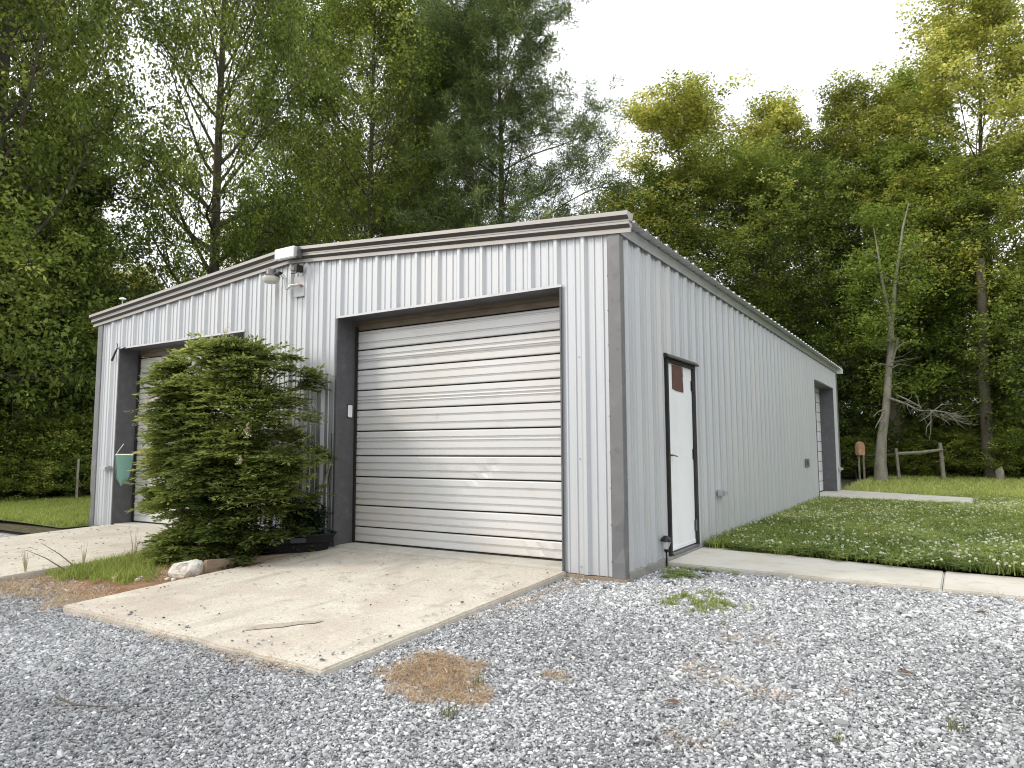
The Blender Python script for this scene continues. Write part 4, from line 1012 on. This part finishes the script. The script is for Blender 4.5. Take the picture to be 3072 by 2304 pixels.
o = link('old_stump', rock_mesh(9, .15, .14, .42, 2), m_wood); x, y = world(B(2147), 28.8); o.location = (x, y, .15); tag(o, label='grey weathered stump at the far lawn edge', cat='stump')

# pale leaning tree with bare limbs
def pale_tree():
    x, y = world(B(1893), 27.5); t = empty('pale_snag_tree', (x, y, -.05), label='pale barked leaning tree with bare twisting limbs behind the fence', cat='tree')
    rg = np.random.default_rng(5)
    # local frame: screen-right = rt
    def Pn(a, z, dpt=0): v = rt*a+fw*dpt; return [v[0], v[1], z]
    k = 27.5/1508
    def S_(px, py, dpt=0): return Pn((px-1893)*k, (1034-py)*k*1.03, dpt)
    tr = np.array([S_(1893,1034), S_(1893,1000), S_(1900,950,.05), S_(1912,900,.1), S_(1917,860,.1), S_(1922,820,.1), S_(1926,775,.0), S_(1927,742,0)])
    paths = [(tr, [.24,.19,.155,.13,.12,.105,.10,.09])]
    paths.append((np.array([S_(1927,745), S_(1938,700,.1), S_(1945,660,.2), S_(1958,600,.2), S_(1970,550,.3), S_(1985,500,.3)]), [.085,.075,.06,.05,.035,.015]))
    paths.append((np.array([S_(1926,748), S_(1918,700,-.1), S_(1908,655,-.2), S_(1902,620,-.3), S_(1895,560,-.3)]), [.07,.055,.045,.03,.012]))
    paths.append((np.array([S_(1922,820), S_(1935,790,.1), S_(1942,765,.1)]), [.07,.05,.03]))
    paths.append((np.array([S_(1935,790,.1), S_(1952,775,.1), S_(1970,772,.1)]), [.03,.02,.012]))
    paths.append((np.array([S_(1905,905), S_(1890,920,-.2), S_(1878,935,-.3)]), [.035,.02,.01]))
    paths.append((np.array([S_(1905,900), S_(1888,905,-.2), S_(1875,915,-.3)]), [.025,.015,.008]))
    lo = np.array([S_(1918,880), S_(1935,890,-.3), S_(1955,905,-.6), S_(1972,905,-.8), S_(1990,908,-.9), S_(2020,916,-1.)])
    paths.append((lo, [.045,.036,.03,.025,.019,.008]))
    paths.append((np.array([S_(1930,875,-.1), S_(1945,885,-.3), S_(1958,900,-.6)]), [.028,.024,.02]))
    for i in range(70):
        a_ = rg.uniform(1925, 2022); b_ = np.interp(a_, [1918,1955,2020], [882,904,916])+rg.normal(0, 2); an = rg.uniform(-2.6, 2.6); l_ = rg.uniform(8, 26); dz_ = rg.uniform(-.5, .3)
        paths.append((np.array([S_(a_, b_, -.6), S_(a_+l_*.5*math.sin(an), b_+l_*.5*math.cos(an), -.6+dz_), S_(a_+l_*math.sin(an+.4), b_+l_*math.cos(an+.4), -.6+dz_*2)]), [.011,.008,.004]))
    for i in range(26):
        b_ = rg.uniform(600, 860); a_ = np.interp(b_, [600,700,742,860], [1958,1938,1927,1917]); sg_ = 1 if rg.random() < .5 else -1; l_ = rg.uniform(12, 45); dz_ = rg.uniform(-.8, .8)
        paths.append((np.array([S_(a_, b_, 0), S_(a_+sg_*l_*.5, b_-rg.uniform(0, 10), dz_*.5), S_(a_+sg_*l_, b_-rg.uniform(-4, 20), dz_)]), [.014,.010,.004]))
    for a in ([(1972,905,-.8),(1960,915,-.9),(1940,925,-1.)], [(1968,905,-.8),(1964,925,-.9),(1962,945,-.9),(1958,960,-.9)], [(1964,925,-.9),(1952,935,-1),(1950,950,-1)], [(1975,904,-.8),(1985,895,-.9),(2000,893,-1)], [(1990,908,-.9),(2003,918,-1),(2010,932,-1)], [(1955,902,-.6),(1948,880,-.7),(1938,870,-.8)]):
        paths.append((np.array([S_(*q) for q in a]), list(np.linspace(.019, .006, len(a)))))
    for a in ([(1902,620,-.3),(1880,612,-.4),(1865,608,-.5)], [(1945,660,.2),(1965,652,.1),(1990,648,0)], [(1958,600,.2),(1985,605,.1),(2005,610,0)], [(1926,775,0),(1905,770,-.2),(1880,778,-.4)], [(1905,770,-.2),(1895,785,-.3)], [(1902,640,-.2),(1920,645,.2),(1940,648,.3)]):
        paths.append((np.array([S_(*q) for q in a]), list(np.linspace(.019, .006, len(a)))))
    V = []; F = []; b = [0]; tubes_np(paths, 8, V, F, b)
    link('trunk', quads_mesh('trunk', np.concatenate(V), np.concatenate(F)), m_barkp, t, True)
    cen = np.array([S_(1870+rg.uniform(-25,25), 640+rg.uniform(-30,40), rg.uniform(-.5,.6)) for _ in range(22)]+[S_(1950+rg.uniform(-45,60), 560+rg.uniform(-60,60), rg.uniform(.5,1.2)) for _ in range(46)]+[S_(1900+rg.uniform(-50,70), 735+rg.uniform(-50,45), rg.uniform(-.9,1.1)) for _ in range(46)]+[S_(1925+rg.uniform(-40,70), 640+rg.uniform(-60,50), rg.uniform(-1.0,1.1)) for _ in range(44)]+[S_(1960+rg.uniform(-60,80), 840+rg.uniform(-30,30), rg.uniform(.3,1.1)) for _ in range(24)])
    V, F, tn = leaves_np(rg, cen, np.full(len(cen), .42), 44, .12, np.full(len(cen), .55))
    cm = quads_mesh('crown', V, F, tn); link('crown', cm, L_grn, t)
pale_tree()

# shrubs and brush along the edges
sh = [(20,20.5,.9,L_oak,'light green brush nearest the left frame edge at grass level'),(110,20.5,.8,L_oak,'low green brush by the pale stake, left of the garage'),(185,20.6,.9,L_dk,'green brush touching the garage left wall edge'),
 (-50,20,1.0,L_oak,'brush partly cut off by the left frame edge'),(70,21.5,1.4,L_dk,'taller dark brush behind the left light green brush'),(150,22,1.5,L_dk,'dark brush behind the stake in the left woods'),
 (1840,30.5,1.3,L_dk,'dark brush behind the wooden nest box'),(1960,31,1.2,L_oak,'low brush behind the middle of the fence rail'),(2045,31.5,1.5,L_oak,'green brush just right of the fence end post'),(2085,31,1.4,L_oak,'green brush between fence end and grey stump'),
 (2115,30.5,1.3,L_dk,'dark low brush just left of the grey stump'),(2180,30,1.5,L_oak,'green brush right of the grey stump'),(2220,30,1.3,L_grn,'light green brush at the right frame edge'),(1900,32,1.6,L_dk,'dark brush behind the pale leaning trunk'),
 (2000,33,1.9,L_dk,'tall dark brush far behind the fence rail'),(2060,34,2.1,L_dk,'tallest dark brush deep behind the fence end post')]
for i, (px, D, h, lm, lab) in enumerate(sh):
    place = 'left of the garage' if px < 500 else 'behind the far lawn'
    tree('F', B(px), D, h, h*.85, i*1.3, lm, lab, g5+' '+place)
# undergrowth as stuff
Pp = []
for i in range(900):
    if i % 2: px = rs.uniform(1780, 2400); D = rs.uniform(31.5, 44)
    else: px = rs.uniform(-500, 225); D = rs.uniform(21, 36)
    Pp.append(world(B(px), D))
Pp = np.array(Pp)
scatter('undergrowth', np.column_stack([Pp, np.full(len(Pp), -.12)]), np.stack([np.zeros(len(Pp)), np.zeros(len(Pp)), rs.uniform(0, 6.28, len(Pp))], 1),
   np.repeat(rs.uniform(.35, .9, len(Pp))[:, None], 3, 1), np.ones(len(Pp)), bpy.data.objects.new('brush_source', crown_of('F', L_dk)), kind='stuff', label='dark leafy undergrowth covering the woodland floor', cat='undergrowth')

# ------------------------------------------------------------------ fence, posts, box
def at(px, D, z=0): x, y = world(B(px), D); return Vector((x, y, z))
t = empty('rail_fence', tuple(at(1932, 28)), label='weathered wooden rail fence section beside the pale leaning tree', cat='fence')
base = at(1932, 28)
def fp(a): p = a-base; return (p.x, p.y, p.z)
for px, D, h, r in ((1932,28,1.12,.055),(2027,28.8,1.30,.07)):
    a = at(px, D, -.1); b = at(px-4, D, h); MB().tube([fp(a), fp((a+b)/2), fp(b)], [r, r*.95, r*.85], 7).build('fence_post', m_wood, t)
a, b = at(1928, 28, .93), at(2028, 28.7, 1.06); MB().tube([fp(a), fp((a+b)/2-Vector((0,0,.03))), fp(b)], [.055,.06,.05], 6).build('fence_rail', m_wood, t)
a, b = at(1855, 28.3, .84), at(1931, 28, .90); MB().tube([fp(a), fp(b)], [.04,.045], 6).build('fence_rail', m_bark, t)
t = empty('post_birdhouse', tuple(at(1851, 28.2)), label='tan wooden nest box on two thin posts by the rear garage corner', cat='nest box')
for dx in (-.06, .08): 
    v = rt*dx; MB().tube([(v[0],v[1],-.1),(v[0],v[1],.95)], .035, 6).build('post', m_wood, t)
mb = MB(); out = [(-.11,.87),(.11,.87),(.12,1.18),(.085,1.30),(0,1.36),(-.085,1.30),(-.12,1.18)]
n = len(out); fr = [(rt[0]*a-fw[0]*.12, rt[1]*a-fw[1]*.12, z) for a, z in out]; bk = [(rt[0]*a+fw[0]*.12, rt[1]*a+fw[1]*.12, z) for a, z in out]
mb.add(fr+bk, [tuple(range(n)), tuple(range(2*n-1, n-1, -1))]+[(i, (i+1)%n, n+(i+1)%n, n+i) for i in range(n)])
mb.build('box_body', M('tan_cut_wood', (.50,.28,.17), .8, 0, [(6, 5, .5, .75, (.62,.44,.30))]), t)
c = -fw*.125; MB().box(-.05, .05, -.02, .0, .85, .98).build('entry_notch', m_dark, t); t.children[-1].location = (c[0], c[1], 0); t.children[-1].rotation_euler = (0,0,yaw)
o = MB().tube([(0,0,-.1),(0,0,.95)], .03, 5).build('marker_stake', m_wood); o.location = at(178, 20.0); tag(o, label='thin pale stake standing in the brush left of the garage', cat='stake')

# ------------------------------------------------------------------ bush in front of the garage (layered compound leaves)
def frond(rg, n_pairs=5):
    pass
def nandina():
    rg = np.random.default_rng(9); c0 = np.array([-4.95,-.85,-.1]); t = empty('nandina_bush', tuple(c0), label='large feathery green bush in front of the left roll-up door', cat='bush')
    paths = []; V = []; F = []; T = []; nv = 0; tips = []
    stems = []
    for i in range(46):
        a = rg.uniform(0, 6.28); rr_ = math.sqrt(rg.random()); bx = .55*rr_*math.cos(a)+.1; by = .28*rr_*math.sin(a)
        h = rg.uniform(.55, 1)*2.15
        ex = bx*1.5+rg.normal(0,.25); ey = by*1.4+rg.normal(0,.10)-.02
        pts = np.array([[bx,by,0],[bx*1.1,by,h*.4],[(bx+ex)/2*1.1,(by+ey)/2,h*.75],[ex,ey,h]])
        stems.append(pts); paths.append((pts, [.009,.008,.006,.004]))
    zz = np.array([0,.12,.27,.4,.52,.7,.9,1.08,1.26,1.45,1.63,1.83,2.0,2.15,2.28,2.38,2.46])
    lf = np.array([-.5,-.75,-.62,-.5,-.85,-1.0,-.9,-1.0,-1.1,-1.2,-1.0,-1.2,-1.05,-.9,-.7,.05,.3])
    rf = np.array([1.1,1.2,1.3,1.4,1.45,1.48,1.5,1.65,1.7,1.62,1.5,1.4,1.33,1.25,1.05,.8,.6])
    nros = 640
    for i in range(nros):
        z = .05+rg.random()**.85*2.36; l = np.interp(z, zz, lf); r = np.interp(z, zz, rf)
        th = rg.uniform(0, 6.28); q = .5+.5*math.cos(th)*(rg.random()**.35)
        cx_, hw = (l+r)/2, (r-l)/2; x = cx_+.09+(q*2-1)*max(.12, hw-.20)
        rim_ = abs(x-cx_)/hw
        if math.sin(5*x+2*math.sin(4*z))*math.cos(7*z+2*x) < -.25 and (rim_ > .45 or z > 1.7): continue
        hd = (.60-.12*(z/2.4))*math.sqrt(max(.05, 1-((x-cx_)/hw)**2))
        y = -hd*rg.uniform(.35, 1.0) if rg.random() < .72 else rg.uniform(-.2, .55)
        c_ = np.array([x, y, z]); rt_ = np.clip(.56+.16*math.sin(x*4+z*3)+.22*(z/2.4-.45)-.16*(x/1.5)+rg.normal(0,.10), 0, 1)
        outd = np.array([x-cx_, y*1.8, .25]); outd /= np.linalg.norm(outd)
        for fr_ in range(rg.integers(8, 13)):
            d = outd*rg.uniform(.2, 1.1)+rg.normal(0,.65,3)*[1,1,.35]; d[2] = d[2]*.45+.10; d /= np.linalg.norm(d)
            L_ = rg.uniform(.14,.30); side = np.cross(d,[0,0,1.]); side /= np.linalg.norm(side)+1e-6
            p0_ = c_+rg.normal(0,.03,3)
            for k in range(7):
                q_ = .25+.75*k/6; p = p0_+d*L_*q_+np.array([0,0,-.22*L_*q_*q_])
                for s_ in (-1,1):
                    ll = L_*(.42-.26*abs(q_-.45))
                    for j in range(2):
                        pp = p+side*s_*ll*(j+.2)/2
                        ax = side*s_*rg.uniform(.3,1)+d*rg.uniform(.4,1.1); ax /= np.linalg.norm(ax); ax[2] += rg.normal(-.12,.2)
                        ls = rg.uniform(.045,.080); w_ = np.cross(ax,[0,0,1.])+rg.normal(0,.35,3); w_ /= np.linalg.norm(w_)+1e-9
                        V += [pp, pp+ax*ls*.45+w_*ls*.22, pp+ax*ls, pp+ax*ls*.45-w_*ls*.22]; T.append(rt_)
    for i in range(90):     # thin outlying shoots at the rim
        z = rg.uniform(.5, 2.45); l = np.interp(z, zz, lf); r = np.interp(z, zz, rf); sgn = 1 if rg.random() < .4 else -1
        x = (r if sgn > 0 else l)-sgn*.25 if rg.random() < .75 else rg.uniform(l, r)*.6; 
        d = np.array([sgn*rg.uniform(.4, 1), rg.normal(0, .4), rg.uniform(.0, .6)]); d /= np.linalg.norm(d); L_ = rg.uniform(.25, .45)
        p0_ = np.array([x, rg.uniform(-.3, .2), z]); side = np.cross(d,[0,0,1.]); side /= np.linalg.norm(side)
        paths.append((np.array([p0_, p0_+d*L_*.5, p0_+d*L_*.95+[0,0,-.02]]), [.004,.003,.002]))
        for k in range(9):
            q_ = .25+.75*k/8; p = p0_+d*L_*q_
            for s_ in (-1,1):
                ax = side*s_*rg.uniform(.4,1)+d*rg.uniform(.3,1)+rg.normal(0,.3,3); ax /= np.linalg.norm(ax); ls = rg.uniform(.03,.055); w_ = np.cross(ax,[0,0,1.]); w_ /= np.linalg.norm(w_)+1e-9
                V += [p, p+ax*ls*.45+w_*ls*.2, p+ax*ls, p+ax*ls*.45-w_*ls*.2]; T.append(.72)
    V = np.array(V); F = np.arange(len(V)).reshape(-1,4); T = np.clip(np.array(T)+rg.normal(0,.07,len(T)),0,1)
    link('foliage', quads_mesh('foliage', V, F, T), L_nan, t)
    Vs=[];Fs=[];b=[0]; tubes_np(paths,6,Vs,Fs,b)
    link('stems', quads_mesh('stems', np.concatenate(Vs), np.concatenate(Fs)), m_stem, t)
    # cream flower panicles
    for (x,y,z,s) in tuple((a_,b_-.06,c_+.06,d_*1.25) for a_,b_,c_,d_ in ((-.72,-.1,2.20,.16),(-.0,-.15,2.38,.18),(.12,-.1,2.36,.15),(.42,-.1,2.44,.18),(.50,-.2,2.40,.15),(-1.02,-.3,1.50,.12),(1.35,-.5,1.32,.11),(.8,-.4,2.08,.09),(1.25,-.5,1.05,.06),(-.85,-.3,1.72,.09))):
        n_ = 160; q_ = rg.random(n_); c = np.stack([x+rg.normal(0,1,n_)*s*.28*(1-q_), y+rg.normal(0,1,n_)*s*.28*(1-q_), z+q_*s*1.1],1)
        Vf,Ff,tf = leaves_np(rg, c, np.full(n_,.004), 1, .014, np.full(n_,.8)); link('flower_panicle', quads_mesh('flower_panicle',Vf,Ff,tf), m_pan, t)
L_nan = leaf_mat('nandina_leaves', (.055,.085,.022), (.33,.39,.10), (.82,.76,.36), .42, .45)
m_stem = M('nandina_stem', (.20,.13,.07), .8)
m_pan = leaf_mat('cream_panicle', (.45,.38,.26), (.72,.64,.46), (.8,.72,.55), .2)
nandina()
x, y = -4.05, -.22
t = empty('small_evergreen', (x, y, -.05), label='low dark glossy shrub between the big bush and the trough', cat='shrub')
rg = np.random.default_rng(3); cen = np.array([[rg.uniform(-.38,.28), rg.uniform(-.12,.12), rg.uniform(.1,.58)] for _ in range(70)])
Vv, Fv, tv = leaves_np(rg, cen, np.full(70,.10), 46, .045, rg.uniform(.1,.5,70)); link('foliage', quads_mesh('foliage', Vv, Fv, tv), L_dk2 if False else leaf_mat('glossy_dark_leaves', (.006,.022,.008), (.025,.06,.018), (.06,.12,.04), .15, .3), t)
MB().tube([(0,0,0),(.02,0,.4)], .015, 6).build('stem', m_stem, t)
print('FACES', sum(len(m_.polygons)*(2 if True else 1) for m_ in bpy.data.meshes))
